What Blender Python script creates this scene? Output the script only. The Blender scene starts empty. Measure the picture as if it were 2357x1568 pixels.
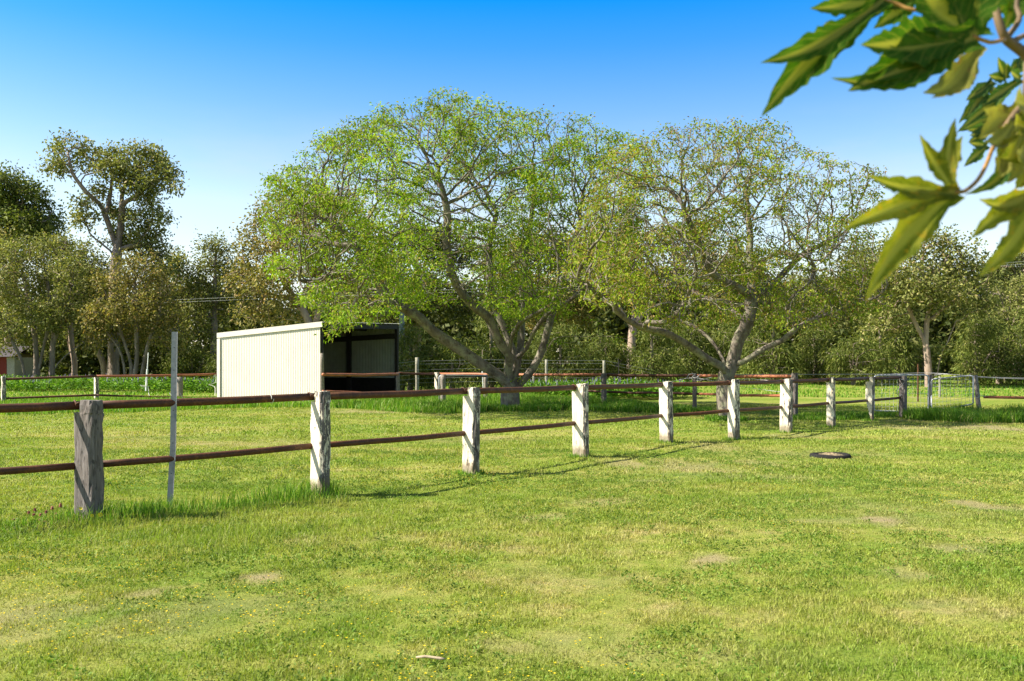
import bpy, math, random
import numpy as np
from mathutils import Vector, Matrix, kdtree

R = random.Random(7)
RNG = np.random.default_rng(11)
scene = bpy.context.scene
COL = scene.collection
HC = 1.45            # eye height
F = 2083.0           # focal length in picture units (picture 2357 wide)
CX, HY = 1178.5, 838.0

# ------------------------------------------------------------------ terrain
def sstep(a, b, x):
    t = np.clip((x - a) / (b - a), 0, 1)
    return t * t * (3 - 2 * t)

def terrain(x, y):
    x = np.asarray(x, float); y = np.asarray(y, float)
    z = 0.012 * np.sin(x * 0.9 + 1.3 * np.sin(y * 0.31)) * np.sin(y * 0.7 + 0.6) + 0.008 * np.sin(x * 2.1 + y * 1.3)
    z = z + 0.0135 * np.clip(y - 27, 0, 60) * sstep(-4, 7, x)
    return z

def P(px, py, Y):
    return Vector(((px - CX) * Y / F, Y, HC - (py - HY) * Y / F))

def G(px, Y, dz=0.0):
    x = (px - CX) * Y / F
    return Vector((x, Y, float(terrain(x, Y)) + dz))

# ------------------------------------------------------------------ mesh helpers
def fast_mesh(name, V, quads=None, tris=None):
    me = bpy.data.meshes.new(name)
    V = np.asarray(V, np.float32).reshape(-1, 3)
    lp, tot = [], []
    if quads is not None and len(quads):
        q = np.asarray(quads, np.int32); lp.append(q.ravel()); tot.append(np.full(len(q), 4, np.int32))
    if tris is not None and len(tris):
        t = np.asarray(tris, np.int32); lp.append(t.ravel()); tot.append(np.full(len(t), 3, np.int32))
    lp = np.concatenate(lp); tot = np.concatenate(tot)
    st = np.concatenate([[0], np.cumsum(tot)[:-1]]).astype(np.int32)
    me.vertices.add(len(V)); me.vertices.foreach_set('co', V.ravel())
    me.loops.add(len(lp)); me.loops.foreach_set('vertex_index', lp)
    me.polygons.add(len(tot)); me.polygons.foreach_set('loop_start', st)
    try: me.polygons.foreach_set('loop_total', tot)
    except Exception: pass
    me.update(calc_edges=True)
    return me

def link(name, me, mat=None, parent=None, loc=None, rz=0.0, smooth=False):
    o = bpy.data.objects.new(name, me)
    COL.objects.link(o)
    if mat is not None:
        for m in (mat if isinstance(mat, (list, tuple)) else [mat]): me.materials.append(m)
    if parent is not None: o.parent = parent
    if loc is not None: o.location = loc
    if rz: o.rotation_euler = (0, 0, rz)
    if smooth: me.polygons.foreach_set('use_smooth', np.ones(len(me.polygons), bool))
    return o

def tag(o, label=None, cat=None, group=None, kind=None):
    if label: o['label'] = label
    if cat: o['category'] = cat
    if group: o['group'] = group
    if kind: o['kind'] = kind
    return o

def empty(name, loc=(0, 0, 0), rz=0.0):
    o = bpy.data.objects.new(name, None); COL.objects.link(o)
    o.location = loc; o.rotation_euler = (0, 0, rz); o.empty_display_size = 0.2
    return o

class MB:
    """collects polygons and links them as one mesh"""
    def __init__(s): s.v = []; s.f = []
    def add(s, vs, fs):
        n = len(s.v); s.v += [tuple(v) for v in vs]; s.f += [tuple(i + n for i in f) for f in fs]
    def box(s, lo, hi, rot=None, org=(0, 0, 0)):
        x0, y0, z0 = lo; x1, y1, z1 = hi
        vs = [Vector(p) for p in ((x0,y0,z0),(x1,y0,z0),(x1,y1,z0),(x0,y1,z0),(x0,y0,z1),(x1,y0,z1),(x1,y1,z1),(x0,y1,z1))]
        if rot is not None: vs = [rot @ v for v in vs]
        vs = [v + Vector(org) for v in vs]
        s.add(vs, [(0,3,2,1),(4,5,6,7),(0,1,5,4),(1,2,6,5),(2,3,7,6),(3,0,4,7)])
    def tube(s, pts, rad, n=8, cap=True):
        pts = [Vector(p) for p in pts]
        if not isinstance(rad, (list, tuple)): rad = [rad] * len(pts)
        prev = None; rings = []
        for i, p in enumerate(pts):
            d = (pts[min(i + 1, len(pts) - 1)] - pts[max(i - 1, 0)]).normalized()
            if prev is None:
                a = Vector((0, 0, 1)) if abs(d.z) < 0.9 else Vector((1, 0, 0))
                prev = d.cross(a).normalized()
            prev = (prev - d * prev.dot(d)).normalized(); b = d.cross(prev)
            rings.append([p + (prev * math.cos(2*math.pi*k/n) + b * math.sin(2*math.pi*k/n)) * rad[i] for k in range(n)])
        vs = [v for r in rings for v in r]; fs = []
        for i in range(len(pts) - 1):
            for k in range(n):
                a = i * n + k; b2 = i * n + (k + 1) % n
                fs.append((a, b2, b2 + n, a + n))
        if cap: fs.append(tuple(range(n))[::-1]); fs.append(tuple((len(pts) - 1) * n + k for k in range(n)))
        s.add(vs, fs)
    def build(s, name, mat, parent=None, loc=None, rz=0.0, smooth=False, bevel=0.0):
        me = bpy.data.meshes.new(name); me.from_pydata(s.v, [], s.f); me.update()
        o = link(name, me, mat, parent, loc, rz, smooth)
        if bevel:
            m = o.modifiers.new('bevel', 'BEVEL'); m.width = bevel; m.segments = 2; m.limit_method = 'ANGLE'
        return o

# ------------------------------------------------------------------ materials
class NT:
    def __init__(s, name):
        s.m = bpy.data.materials.new(name); s.m.use_nodes = True
        s.t = s.m.node_tree; s.t.nodes.clear()
        s.out = s.t.nodes.new('ShaderNodeOutputMaterial')
    def n(s, typ, **kw):
        nd = s.t.nodes.new('ShaderNode' + typ)
        for k, v in kw.items():
            if k.startswith('i_'):
                nd.inputs[k[2:].replace('_', ' ')].default_value = v
            else: setattr(nd, k, v)
        return nd
    def l(s, a, b): s.t.links.new(a, b)
    def coord(s, kind='Object', scale=(1, 1, 1), loc=None):
        c = s.n('TexCoord'); mp = s.n('Mapping'); mp.inputs['Scale'].default_value = scale
        s.l(c.outputs[kind], mp.inputs['Vector'])
        return mp.outputs['Vector']
    def noise(s, vec, scale, detail=3, rough=0.55):
        nd = s.n('TexNoise'); nd.inputs['Scale'].default_value = scale; nd.inputs['Detail'].default_value = detail
        nd.inputs['Roughness'].default_value = rough
        s.l(vec, nd.inputs['Vector']); return nd.outputs['Fac']
    def ramp(s, fac, stops, interp='LINEAR'):
        nd = s.n('ValToRGB'); cr = nd.color_ramp; cr.interpolation = interp
        while len(cr.elements) < len(stops): cr.elements.new(0.5)
        for e, (p, c) in zip(cr.elements, stops):
            e.position = p; e.color = (c[0], c[1], c[2], 1) if isinstance(c, (tuple, list)) else (c, c, c, 1)
        s.l(fac, nd.inputs['Fac']); return nd.outputs['Color']
    def mix(s, fac, a, b, mode='MIX'):
        nd = s.n('MixRGB'); nd.blend_type = mode
        for k, v in (('Fac', fac), ('Color1', a), ('Color2', b)):
            if isinstance(v, bpy.types.NodeSocket): s.l(v, nd.inputs[k])
            elif isinstance(v, (int, float)): nd.inputs[k].default_value = v if k == 'Fac' else (v, v, v, 1)
            else: nd.inputs[k].default_value = (*v, 1)
        return nd.outputs['Color']
    def math(s, op, a, b=0.0):
        nd = s.n('Math'); nd.operation = op
        for i, v in enumerate((a, b)):
            if isinstance(v, bpy.types.NodeSocket): s.l(v, nd.inputs[i])
            else: nd.inputs[i].default_value = v
        return nd.outputs['Value']
    def bsdf(s, color, rough=0.8, metal=0.0, bump=None, bstr=0.3, bdist=0.01, spec=0.3):
        b = s.n('BsdfPrincipled')
        if isinstance(color, bpy.types.NodeSocket): s.l(color, b.inputs['Base Color'])
        else: b.inputs['Base Color'].default_value = (*color, 1)
        if isinstance(rough, bpy.types.NodeSocket): s.l(rough, b.inputs['Roughness'])
        else: b.inputs['Roughness'].default_value = rough
        b.inputs['Metallic'].default_value = metal
        b.inputs['Specular IOR Level'].default_value = spec
        if bump is not None:
            bp = s.n('Bump'); bp.inputs['Strength'].default_value = bstr; bp.inputs['Distance'].default_value = bdist
            s.l(bump, bp.inputs['Height']); s.l(bp.outputs['Normal'], b.inputs['Normal'])
        s.l(b.outputs['BSDF'], s.out.inputs['Surface']); return s.m
    def leafy(s, color, trans=0.3, tcol=(1.25, 1.35, 0.6), rough=0.55, spec=0.25):
        b = s.n('BsdfPrincipled'); b.inputs['Roughness'].default_value = rough; b.inputs['Specular IOR Level'].default_value = spec
        s.l(color, b.inputs['Base Color'])
        t = s.n('BsdfTranslucent'); tc = s.mix(1.0, color, tcol, 'MULTIPLY'); s.l(tc, t.inputs['Color'])
        mx = s.n('MixShader'); mx.inputs['Fac'].default_value = trans
        s.l(b.outputs['BSDF'], mx.inputs[1]); s.l(t.outputs['BSDF'], mx.inputs[2])
        s.l(mx.outputs['Shader'], s.out.inputs['Surface']); return s.m
    def rnd(s): return s.n('NewGeometry').outputs['Random Per Island']

def m_leaf(name, stops, trans=0.3, var_scale=0.6, rough=0.6, spec=0.12, amt=.34):
    spec = min(spec, .14); rough = max(rough, .6)
    s = NT(name); c = s.ramp(s.rnd(), stops)
    nz = s.noise(s.coord('Object'), var_scale, 2)
    k = s.ramp(nz, [(0.32, 1 - amt), (0.68, 1 + amt)])
    return s.leafy(s.mix(1.0, c, k, 'MULTIPLY'), trans, rough=rough, spec=spec)

def m_bark(name, a, b, scale=6.0, lichen=None, stretch=0.3, bstr=0.6):
    s = NT(name); v = s.coord('Object', (1, 1, stretch))
    n1 = s.noise(v, scale, 5, 0.65); n2 = s.noise(v, scale * 4, 4, 0.7)
    c = s.ramp(n1, [(0.32, a), (0.68, b)])
    if lichen: c = s.mix(s.ramp(s.noise(s.coord('Object'), 3.5, 4, 0.7), [(0.5, 0.0), (0.6, 0.85)]), c, lichen)
    c = s.mix(s.ramp(n2, [(0.3, 0.45), (0.5, 0.0)]), c, tuple(x * 0.45 for x in a))
    return s.bsdf(c, 0.9, 0, n2, bstr, 0.03, 0.15)

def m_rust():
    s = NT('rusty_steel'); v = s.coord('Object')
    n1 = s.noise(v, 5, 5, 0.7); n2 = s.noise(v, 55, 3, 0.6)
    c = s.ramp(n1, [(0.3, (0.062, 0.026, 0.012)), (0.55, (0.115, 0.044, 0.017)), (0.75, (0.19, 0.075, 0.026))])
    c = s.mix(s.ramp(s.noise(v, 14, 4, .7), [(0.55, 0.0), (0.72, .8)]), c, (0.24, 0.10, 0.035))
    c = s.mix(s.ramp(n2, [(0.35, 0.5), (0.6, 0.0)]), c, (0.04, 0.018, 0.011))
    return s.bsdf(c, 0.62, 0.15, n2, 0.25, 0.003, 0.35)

def m_rust_bright():  # lighter rust: the sunlit look of the far rails is put into the colour
    s = NT('rusty_steel_painted_sunlit'); v = s.coord('Object')
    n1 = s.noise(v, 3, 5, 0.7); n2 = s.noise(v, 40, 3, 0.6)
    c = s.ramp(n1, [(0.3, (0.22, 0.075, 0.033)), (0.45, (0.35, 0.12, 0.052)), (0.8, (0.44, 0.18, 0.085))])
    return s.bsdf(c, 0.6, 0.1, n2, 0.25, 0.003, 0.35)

def m_post(name, painted=True, ofs=0.0):
    s = NT(name)
    tc = s.n('TexCoord'); oi = s.n('ObjectInfo')
    add = s.n('VectorMath'); add.operation = 'ADD'
    cmb = s.n('CombineXYZ'); sc = s.math('MULTIPLY', oi.outputs['Random'], 40.0)
    s.l(sc, cmb.inputs[0]); s.l(sc, cmb.inputs[1]); s.l(sc, cmb.inputs[2])
    s.l(tc.outputs['Object'], add.inputs[0]); s.l(cmb.outputs[0], add.inputs[1])
    mp = s.n('Mapping'); mp.inputs['Scale'].default_value = (1, 1, 0.09); s.l(add.outputs[0], mp.inputs['Vector'])
    mp2 = s.n('Mapping'); mp2.inputs['Scale'].default_value = (1, 1, 0.35); s.l(add.outputs[0], mp2.inputs['Vector'])
    grain = s.noise(mp.outputs[0], 60, 4, 0.7); big = s.noise(mp.outputs[0], 18, 3, 0.6)
    wood = s.ramp(grain, [(0.25, (0.035, 0.030, 0.027)), (0.5, (0.15, 0.13, 0.115)), (0.8, (0.30, 0.265, 0.235))])
    pit = s.ramp(s.noise(mp2.outputs[0], 42, 2, 0.5), [(0.57, 0.0), (0.64, 1.0)])
    wood = s.mix(s.math('MULTIPLY', pit, 0.8), wood, (0.035, 0.03, 0.028))
    wood = s.mix(s.ramp(big, [(0.42, 0.0), (0.62, 0.5)]), wood, (0.15, 0.12, 0.10))
    c = wood
    if painted:
        sep = s.n('SeparateXYZ'); s.l(tc.outputs['Object'], sep.inputs[0])
        # local +Y is the weathered paddock face, -X the face that kept its paint
        bias = s.math('MULTIPLY', s.math('SUBTRACT', sep.outputs['Y'], 0.085), 7.0)
        bias = s.math('MINIMUM', bias, 0.06); bias = s.math('MAXIMUM', bias, -0.14)
        rb = s.math('MULTIPLY', s.math('SUBTRACT', oi.outputs['Random'], 0.5), 0.07)
        flake = s.noise(mp2.outputs[0], 21, 5, 0.75); flake2 = s.noise(mp.outputs[0], 45, 3, 0.6)
        f = s.math('ADD', s.math('MULTIPLY', s.math('ADD', s.math('ADD', s.math('MULTIPLY', flake, 0.65), s.math('MULTIPLY', flake2, 0.35)), -0.5), 1.9), s.math('ADD', s.math('ADD', bias, rb), 0.5))
        top = s.math('MULTIPLY', s.math('SUBTRACT', sep.outputs['Z'], 1.06), 1.6); top = s.math('MAXIMUM', top, 0.0)
        f = s.math('ADD', f, top)
        mask = s.ramp(f, [(0.50, 0.0), (0.515, 1.0)])
        wood = s.mix(s.ramp(f, [(0.515, 0.9), (0.59, 0.0)]), wood, (0.03, 0.026, 0.024))
        stain = s.noise(mp2.outputs[0], 9, 4, 0.6)
        paint = s.ramp(stain, [(0.3, (0.56, 0.48, 0.34)), (0.6, (0.72, 0.645, 0.49))])
        c = s.mix(mask, paint, wood)
        ft = s.math('ADD', sep.outputs['Z'], s.math('MULTIPLY', flake, -0.22)); c = s.mix(s.ramp(ft, [(0.0, .75), (0.09, 0.0)]), c, (0.17, 0.125, 0.07))
    return s.bsdf(c, 0.85, 0, grain, 0.5, 0.006, 0.2)

def m_simple(name, col, rough=0.7, metal=0.0, nscale=12.0, amt=0.25, spec=0.3):
    s = NT(name); n1 = s.noise(s.coord('Object'), nscale, 4, 0.6)
    c = s.mix(1.0, col, s.ramp(n1, [(0.3, 1 - amt), (0.7, 1 + amt)]), 'MULTIPLY')
    return s.bsdf(c, rough, metal, n1, 0.15, 0.003, spec)

def grass_color(s, ground=False):
    geo = s.n('NewGeometry'); pos = geo.outputs['Position']
    mp = s.n('Mapping'); mp.inputs['Scale'].default_value = (1, 1, 0); s.l(pos, mp.inputs['Vector'])
    mpw = s.n('Mapping'); mpw.inputs['Scale'].default_value = (0.55, 1.0, 0); mpw.inputs['Rotation'].default_value = (0, 0, 0.5); s.l(pos, mpw.inputs['Vector'])
    mps = s.n('Mapping'); mps.inputs['Scale'].default_value = (0.16, 1.1, 0); mps.inputs['Rotation'].default_value = (0, 0, -0.06); s.l(pos, mps.inputs['Vector'])
    a = s.noise(mpw.outputs[0], 0.5, 5, 0.65); b = s.noise(mp.outputs[0], 2.6, 5, 0.7); c3 = s.noise(mp.outputs[0], 11.0, 3, 0.6); st = s.noise(mps.outputs[0], 1.0, 3, 0.6)
    f = s.math('ADD', s.math('ADD', s.math('MULTIPLY', a, 0.45), s.math('MULTIPLY', b, 0.33)), s.math('MULTIPLY', st, 0.22))
    col = s.ramp(f, [(0.36, (0.10, 0.19, 0.020)), (0.43, (0.19, 0.27, 0.030)), (0.50, (0.285, 0.325, 0.05)), (0.555, (0.37, 0.36, 0.085)), (0.62, (0.47, 0.385, 0.15))])
    col = s.mix(s.ramp(c3, [(0.38, 0.0), (0.75, 0.5)]), col, (0.12, 0.21, 0.022))
    at = s.n('Attribute'); at.attribute_name = 'dry'
    dry = at.outputs['Fac']
    col = s.mix(dry, col, (0.38, 0.30, 0.16))
    if ground:
        fine = s.noise(mp.outputs[0], 60, 4, 0.7)
        col = s.mix(1.0, col, s.ramp(fine, [(0.3, 0.45), (0.7, 0.95)]), 'MULTIPLY')
        return col, fine
    return col

def m_ground():
    s = NT('lawn_soil'); c, fine = grass_color(s, True)
    return s.bsdf(c, 0.95, 0, fine, 0.6, 0.03, 0.1)

def m_blade(name='grass_blade', gain=1.0, tall=False):
    s = NT(name)
    c = grass_color(s)
    r = s.rnd()
    if tall:
        c = s.ramp(r, [(0.0, (0.07, 0.18, 0.010)), (0.5, (0.14, 0.28, 0.018)), (0.8, (0.22, 0.34, 0.035)), (0.93, (0.28, 0.36, 0.06)), (1.0, (0.45, 0.40, 0.16))])
    else:
        c = s.mix(1.0, c, s.ramp(r, [(0.0, 0.62 * gain), (0.5, 1.0 * gain), (1.0, 1.35 * gain)]), 'MULTIPLY')
        r2 = s.math('FRACT', s.math('MULTIPLY', r, 37.7))
        c = s.mix(s.ramp(r2, [(0.86, 0.0), (0.9, 0.7)]), c, (0.34, 0.30, 0.13))
    return s.leafy(c, 0.35, (1.15, 1.25, 0.5), 0.55, 0.2)

M = {}
M['rust'] = m_rust(); M['rust2'] = m_rust_bright()
M['post'] = m_post('peeling_cream_post'); M['grey_post'] = m_post('bare_grey_post', False)
M['galv'] = m_simple('galvanised_steel', (0.42, 0.43, 0.44), 0.45, 0.25, 30, 0.2, 0.5)
M['cream'] = m_simple('cream_sheet_steel', (0.70, 0.635, 0.53), 0.5, 0, 1.3, 0.04, 0.3)
M['shed_in'] = m_simple('zinc_sheet_inside', (0.30, 0.32, 0.275), 0.6, 0.0, 3, 0.12)
M['shed_dark'] = m_simple('dark_steel_column', (0.03, 0.026, 0.022), 0.7)
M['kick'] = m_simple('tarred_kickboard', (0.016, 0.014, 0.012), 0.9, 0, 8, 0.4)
M['pale_post'] = m_simple('pale_treated_pine', (0.27, 0.255, 0.19), 0.85, 0, 25, 0.3)
M['oldwood'] = m_simple('weathered_round_wood', (0.22, 0.19, 0.155), 0.9, 0, 30, 0.45)
M['white'] = m_simple('white_plastic', (0.75, 0.75, 0.72), 0.6, 0, 10, 0.08)
M['wire'] = m_simple('fence_wire', (0.36, 0.36, 0.35), 0.5, 0.3, 10, 0.1)
M['rope'] = m_simple('pale_baling_twine', (0.6, 0.57, 0.48), 0.8, 0, 20, 0.15)
M['rubber'] = m_simple('perished_tyre_rubber', (0.020, 0.019, 0.018), 0.9, 0, 40, 0.35, .1)
M['soil'] = m_simple('dry_soil', (0.20, 0.15, 0.085), 0.95, 0, 25, 0.5)
M['blue'] = m_simple('teal_rope', (0.02, 0.13, 0.17), 0.8)
M['ground'] = m_ground(); M['blade'] = m_blade('lawn_blade'); M['tall'] = m_blade('long_grass_blade', 1.0, True)
M['bark1'] = m_bark('lichened_grey_bark', (0.085, 0.067, 0.05), (0.225, 0.19, 0.15), 5, (0.25, 0.24, 0.15), 0.35)
M['gumbark'] = m_bark('gum_bark', (0.15, 0.115, 0.085), (0.33, 0.265, 0.20), 3, None, 0.25)
M['pinkbark'] = m_bark('pale_pink_bark', (0.25, 0.175, 0.13), (0.42, 0.32, 0.24), 3, None, 0.25)

# ------------------------------------------------------------------ numpy scatter meshes
def np_noise(x, y, sc, seed):
    r = np.random.default_rng(seed); o = np.zeros_like(x); tot = 0
    for k in range(7):
        f = sc * (1.0 + 0.55 * k); a = r.uniform(0, 2 * math.pi); ph = r.uniform(0, 6.28, 2); w = 1 / (1 + 0.5 * k)
        u = x * math.cos(a) + y * math.sin(a)
        v = -x * math.sin(a) + y * math.cos(a)
        o += w * np.sin(u * f + ph[0] + 1.2 * np.sin(v * f * 0.6 + ph[1])); tot += w
    return o / tot

DRY = []      # (px, py, half width px, half height px, amount) -> worn patches on the lawn
for d in [(1975,1196,110,7,.95),(2050,1204,60,5,.7),(1650,1286,42,12,.8),(640,1325,36,11,.95),(1600,1300,40,9,.5),(2280,1160,70,12,.7),
          (1560,1075,120,16,.55),(1450,1068,60,10,.6),(1390,1160,60,7,.6),(1640,1030,60,12,.45),(2130,985,110,7,.55),(2270,985,80,6,.8),(1830,1003,70,6,.5),
          (900,948,160,4,.6),(2070,1330,60,14,.45),(2210,1265,70,12,.5),(2180,1395,90,10,.5),(2290,1415,80,9,.5),(1250,1190,50,6,.5),(190,1408,90,18,.5),(20,1420,40,22,.7),
          (340,1365,60,9,.55),(430,1395,50,8,.45),(1180,1490,90,14,.45),(1350,1460,80,18,.4),(960,1500,50,9,.4),(1010,1560,60,12,.45),(690,1245,40,6,.4),(880,1240,60,6,.45),
          (180,1430,300,60,.32),(560,1390,200,30,.3),(1500,1500,260,26,.25),(2100,1180,200,30,.25),(1300,1330,200,20,.2),(560,1020,160,8,.3),(330,1010,120,7,.3),(1750,1100,120,8,.35),(1880,1045,150,10,.3),(1700,1065,110,8,.4),(1100,1010,120,8,.4),(1500,1110,70,6,.4)]:
    px, py, hw, hh, am = d
    Y = HC * F / (py - HY); X = (px - CX) * Y / F
    DRY.append((X, Y, hw * Y / F, hh * Y * Y / (HC * F) , am))

def dryness(x, y):
    v = np.zeros_like(x)
    nz = 0.45 + 1.0 * np_noise(x, y, 5.0, 3) + .7 * np_noise(x, y, 14., 4)
    x = x + .18 * np_noise(x, y, 2.7, 13) + .06 * np_noise(x, y, 11., 15); y = y + .22 * np_noise(x, y, 2.2, 14) + .1 * np_noise(x, y, 9., 16)
    for X, Y, a, b, am in DRY:
        g = np.exp(-((x - X) / a) ** 2 - ((y - Y) / b) ** 2)
        v = np.maximum(v, am * np.clip(g * 1.5 * np.clip(0.35 + nz, 0.0, 1.6), 0, 1))
    return np.clip(v, 0, 1)

def blades(pts, h, w, lean, seed, dry=None):
    r = np.random.default_rng(seed); n = len(pts)
    ang = r.uniform(0, 2 * math.pi, n); la = r.uniform(0, 2 * math.pi, n); ln = r.uniform(0.15, 1, n) * lean
    side = np.stack([np.cos(ang), np.sin(ang), np.zeros(n)], 1) * (w / 2)[:, None]
    ld = np.stack([np.cos(la), np.sin(la), np.zeros(n)], 1)
    up = np.array([0, 0, 1.0])
    mid = pts + ld * (h * ln * 0.35)[:, None] + up * (h * 0.55)[:, None]
    tip = pts + ld * (h * ln)[:, None] + up * (h * (1 - 0.35 * ln))[:, None]
    V = np.stack([pts - side, pts + side, mid + side * 0.75, mid - side * 0.75, tip], 1).reshape(-1, 3)
    b = np.arange(n)[:, None] * 5
    me = fast_mesh('blades', V, b + np.array([[0, 1, 2, 3]]), b + np.array([[3, 2, 4]]))
    if dry is not None:
        at = me.attributes.new('dry', 'FLOAT', 'POINT'); at.data.foreach_set('value', np.repeat(dry, 5).astype(np.float32))
    return me

def on_ground(x, y, dz=0.0): return np.stack([x, y, terrain(x, y) + dz], 1)

def leaf_quads(C, D, L, W, seed, droop=0.0):
    r = np.random.default_rng(seed); n = len(C)
    D = D / np.maximum(np.linalg.norm(D, axis=1, keepdims=True), 1e-6)
    rv = r.normal(size=(n, 3)); S = np.cross(D, rv); S /= np.maximum(np.linalg.norm(S, axis=1, keepdims=True), 1e-6)
    tip = C + D * L[:, None]; mid = C + D * (0.45 * L)[:, None]
    tip[:, 2] -= droop * L
    V = np.stack([C, mid + S * (W / 2)[:, None], tip, mid - S * (W / 2)[:, None]], 1).reshape(-1, 3)
    return V, np.arange(n * 4).reshape(-1, 4)

# ------------------------------------------------------------------ trees
def resample(pts, step):
    out = [Vector(pts[0])]
    # Catmull-Rom through the points, so limbs bend like wood
    p = [Vector(q) for q in pts]
    p = [p[0] * 2 - p[1]] + p + [p[-1] * 2 - p[-2]]
    for i in range(1, len(p) - 2):
        k = max(2, int((p[i + 1] - p[i]).length / step))
        for j in range(1, k + 1):
            t = j / k
            a, b, c, d = p[i - 1], p[i], p[i + 1], p[i + 2]
            out.append(0.5 * ((2 * b) + (c - a) * t + (2 * a - 5 * b + 4 * c - d) * t * t + (3 * b - a - 3 * c + d) * t ** 3))
    return out

def colonise(limbs, attr, step, infl, kill, iters, jitter, seed, maxn=20000, up=0.0):
    rr = random.Random(seed)
    pos, par = [], []
    for pts, root in limbs:
        rs = resample(pts, step)
        if root is None or not pos: start = -1
        else: start = min(range(len(pos)), key=lambda i: (pos[i] - rs[0]).length_squared)
        last = start
        for k, q in enumerate(rs):
            if k == 0 and start >= 0: continue
            pos.append(q); par.append(last); last = len(pos) - 1
    nk = [0] * len(pos)
    attr = [Vector(a) for a in attr]
    newstart = 0
    best = [None] * len(attr)      # nearest node for each attractor
    alive = list(range(len(attr)))
    bd = [1e9] * len(attr)
    for it in range(iters):
        if newstart >= len(pos) or len(pos) > maxn or not alive: break
        kd = kdtree.KDTree(len(pos) - newstart)
        for i in range(newstart, len(pos)): kd.insert(pos[i], i)
        kd.balance()
        newstart = len(pos)
        pull = {}
        keep = []
        for a in alive:
            co, idx, dist = kd.find(attr[a])
            if dist < bd[a]: bd[a] = dist; best[a] = idx
            if bd[a] < kill: continue
            keep.append(a)
            if bd[a] < infl: pull.setdefault(best[a], []).append(a)
        alive = keep
        for i, lst in pull.items():
            if nk[i] > 3: continue
            d = Vector((0, 0, 0))
            for a in lst: d += (attr[a] - pos[i]).normalized()
            if d.length < 1e-4: continue
            d.normalize()
            if par[i] >= 0: d += 0.35 * (pos[i] - pos[par[i]]).normalized()
            d += Vector((rr.gauss(0, 1), rr.gauss(0, 1), rr.gauss(0, 1) + up)) * jitter
            d.normalize()
            pos.append(pos[i] + d * step * rr.uniform(0.8, 1.2)); par.append(i); nk[i] += 1; nk.append(0)
    return pos, par

def radii(pos, par, tip, exp, rmax=None):
    n = len(pos); kids = [[] for _ in range(n)]
    for i, p in enumerate(par):
        if p >= 0: kids[p].append(i)
    cnt = [0] * n
    for i in range(n - 1, -1, -1):
        if not kids[i]: cnt[i] = 1
        if par[i] >= 0: cnt[par[i]] += cnt[i]
    if rmax: exp = math.log(max(cnt)) / math.log(rmax / tip)
    return [tip * c ** (1 / exp) for c in cnt], kids

def tree_mesh(name, pos, par, rad, kids, seed, flare=0.0):
    rr = random.Random(seed)
    V, Q = [], []
    roots = [i for i, p in enumerate(par) if p < 0]
    stack = [(r, None) for r in roots]
    while stack:
        s, frm = stack.pop()
        chain = [] if frm is None else [frm]
        i = s
        while True:
            chain.append(i)
            ks = sorted(kids[i], key=lambda k: -rad[k])
            if not ks: break
            for k in ks[1:]: stack.append((k, i))
            i = ks[0]
        if len(chain) < 2: continue
        r0 = rad[chain[1]]
        n = 10 if r0 > 0.12 else 7 if r0 > 0.05 else 5 if r0 > 0.02 else 3
        base = len(V); prev = None
        for k, c in enumerate(chain):
            p = pos[c]
            d = pos[chain[min(k + 1, len(chain) - 1)]] - pos[chain[max(k - 1, 0)]]
            if d.length < 1e-6: d = Vector((0, 0, 1))
            d.normalize()
            if prev is None:
                prev = d.cross(Vector((0.3, 1, 0.2)))
                if prev.length < 1e-3: prev = d.cross(Vector((1, 0, 0)))
            prev = prev - d * prev.dot(d); prev.normalize(); b = d.cross(prev)
            rd = rad[c] if not (k == 0 and frm is not None) else min(rad[c], r0)
            if k == len(chain) - 1: rd *= 0.4
            if frm is None and flare and k < 6: rd *= 1 + flare * (1 - k / 6) ** 2
            for j in range(n):
                a = 2 * math.pi * j / n
                q = rd * (1 + (0.13 * math.sin(3 * a + c * 0.35) + 0.08 * rr.uniform(-1, 1) if rd > 0.08 else 0))
                V.append(p + (prev * math.cos(a) + b * math.sin(a)) * q)
        for k in range(len(chain) - 1):
            for j in range(n):
                a = base + k * n + j; b2 = base + k * n + (j + 1) % n
                Q.append((a, b2, b2 + n, a + n))
    return fast_mesh(name, np.array([tuple(v) for v in V], np.float32), np.array(Q, np.int32))

def foliage(pos, par, rad, kids, thr, per, spread, L, W, seed, prob=1.0, droop=0.0, hang=0.0, out=0.4, clump=0, flat=1.0):
    r = np.random.default_rng(seed)
    C, D = [], []
    for i in range(len(pos)):
        if rad[i] > thr or par[i] < 0: continue
        if kids[i] and r.random() > 0.35: continue
        pb_ = prob
        if clump:      # bare and leafy sprays alternate through the crown
            q = pos[i] * clump; pb_ = prob * (1 + 1.1 * math.sin(q.x + 1.3 * math.sin(q.z * 1.1)) * math.sin(q.z * 1.2 + math.sin(q.y)) + .3 * math.sin(q.y * 1.4))
        if r.random() > pb_: continue
        m = max(1, int(per * r.uniform(0.5, 1.4)))
        d = np.array(pos[i] - pos[par[i]]); d /= max(1e-6, np.linalg.norm(d))
        off = r.normal(size=(m, 3)) * spread * np.array([1, 1, flat])
        C.append(np.array(pos[i])[None] + off)
        dd = r.normal(size=(m, 3)) + d[None] * out + off / spread * 0.5
        dd[:, 2] -= hang
        D.append(dd)
    C = np.concatenate(C); D = np.concatenate(D); n = len(C)
    return leaf_quads(C, D, L * r.uniform(0.6, 1.3, n), W * r.uniform(0.7, 1.3, n), seed + 1, droop)

def inpoly(x, y, poly):
    c = np.zeros(len(x), bool); n = len(poly); j = n - 1
    for i in range(n):
        xi, yi = poly[i]; xj, yj = poly[j]
        if yi != yj:
            t = ((yi > y) != (yj > y)) & (x < (xj - xi) * (y - yi) / (yj - yi) + xi)
            c ^= t
        j = i
    return c

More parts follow.
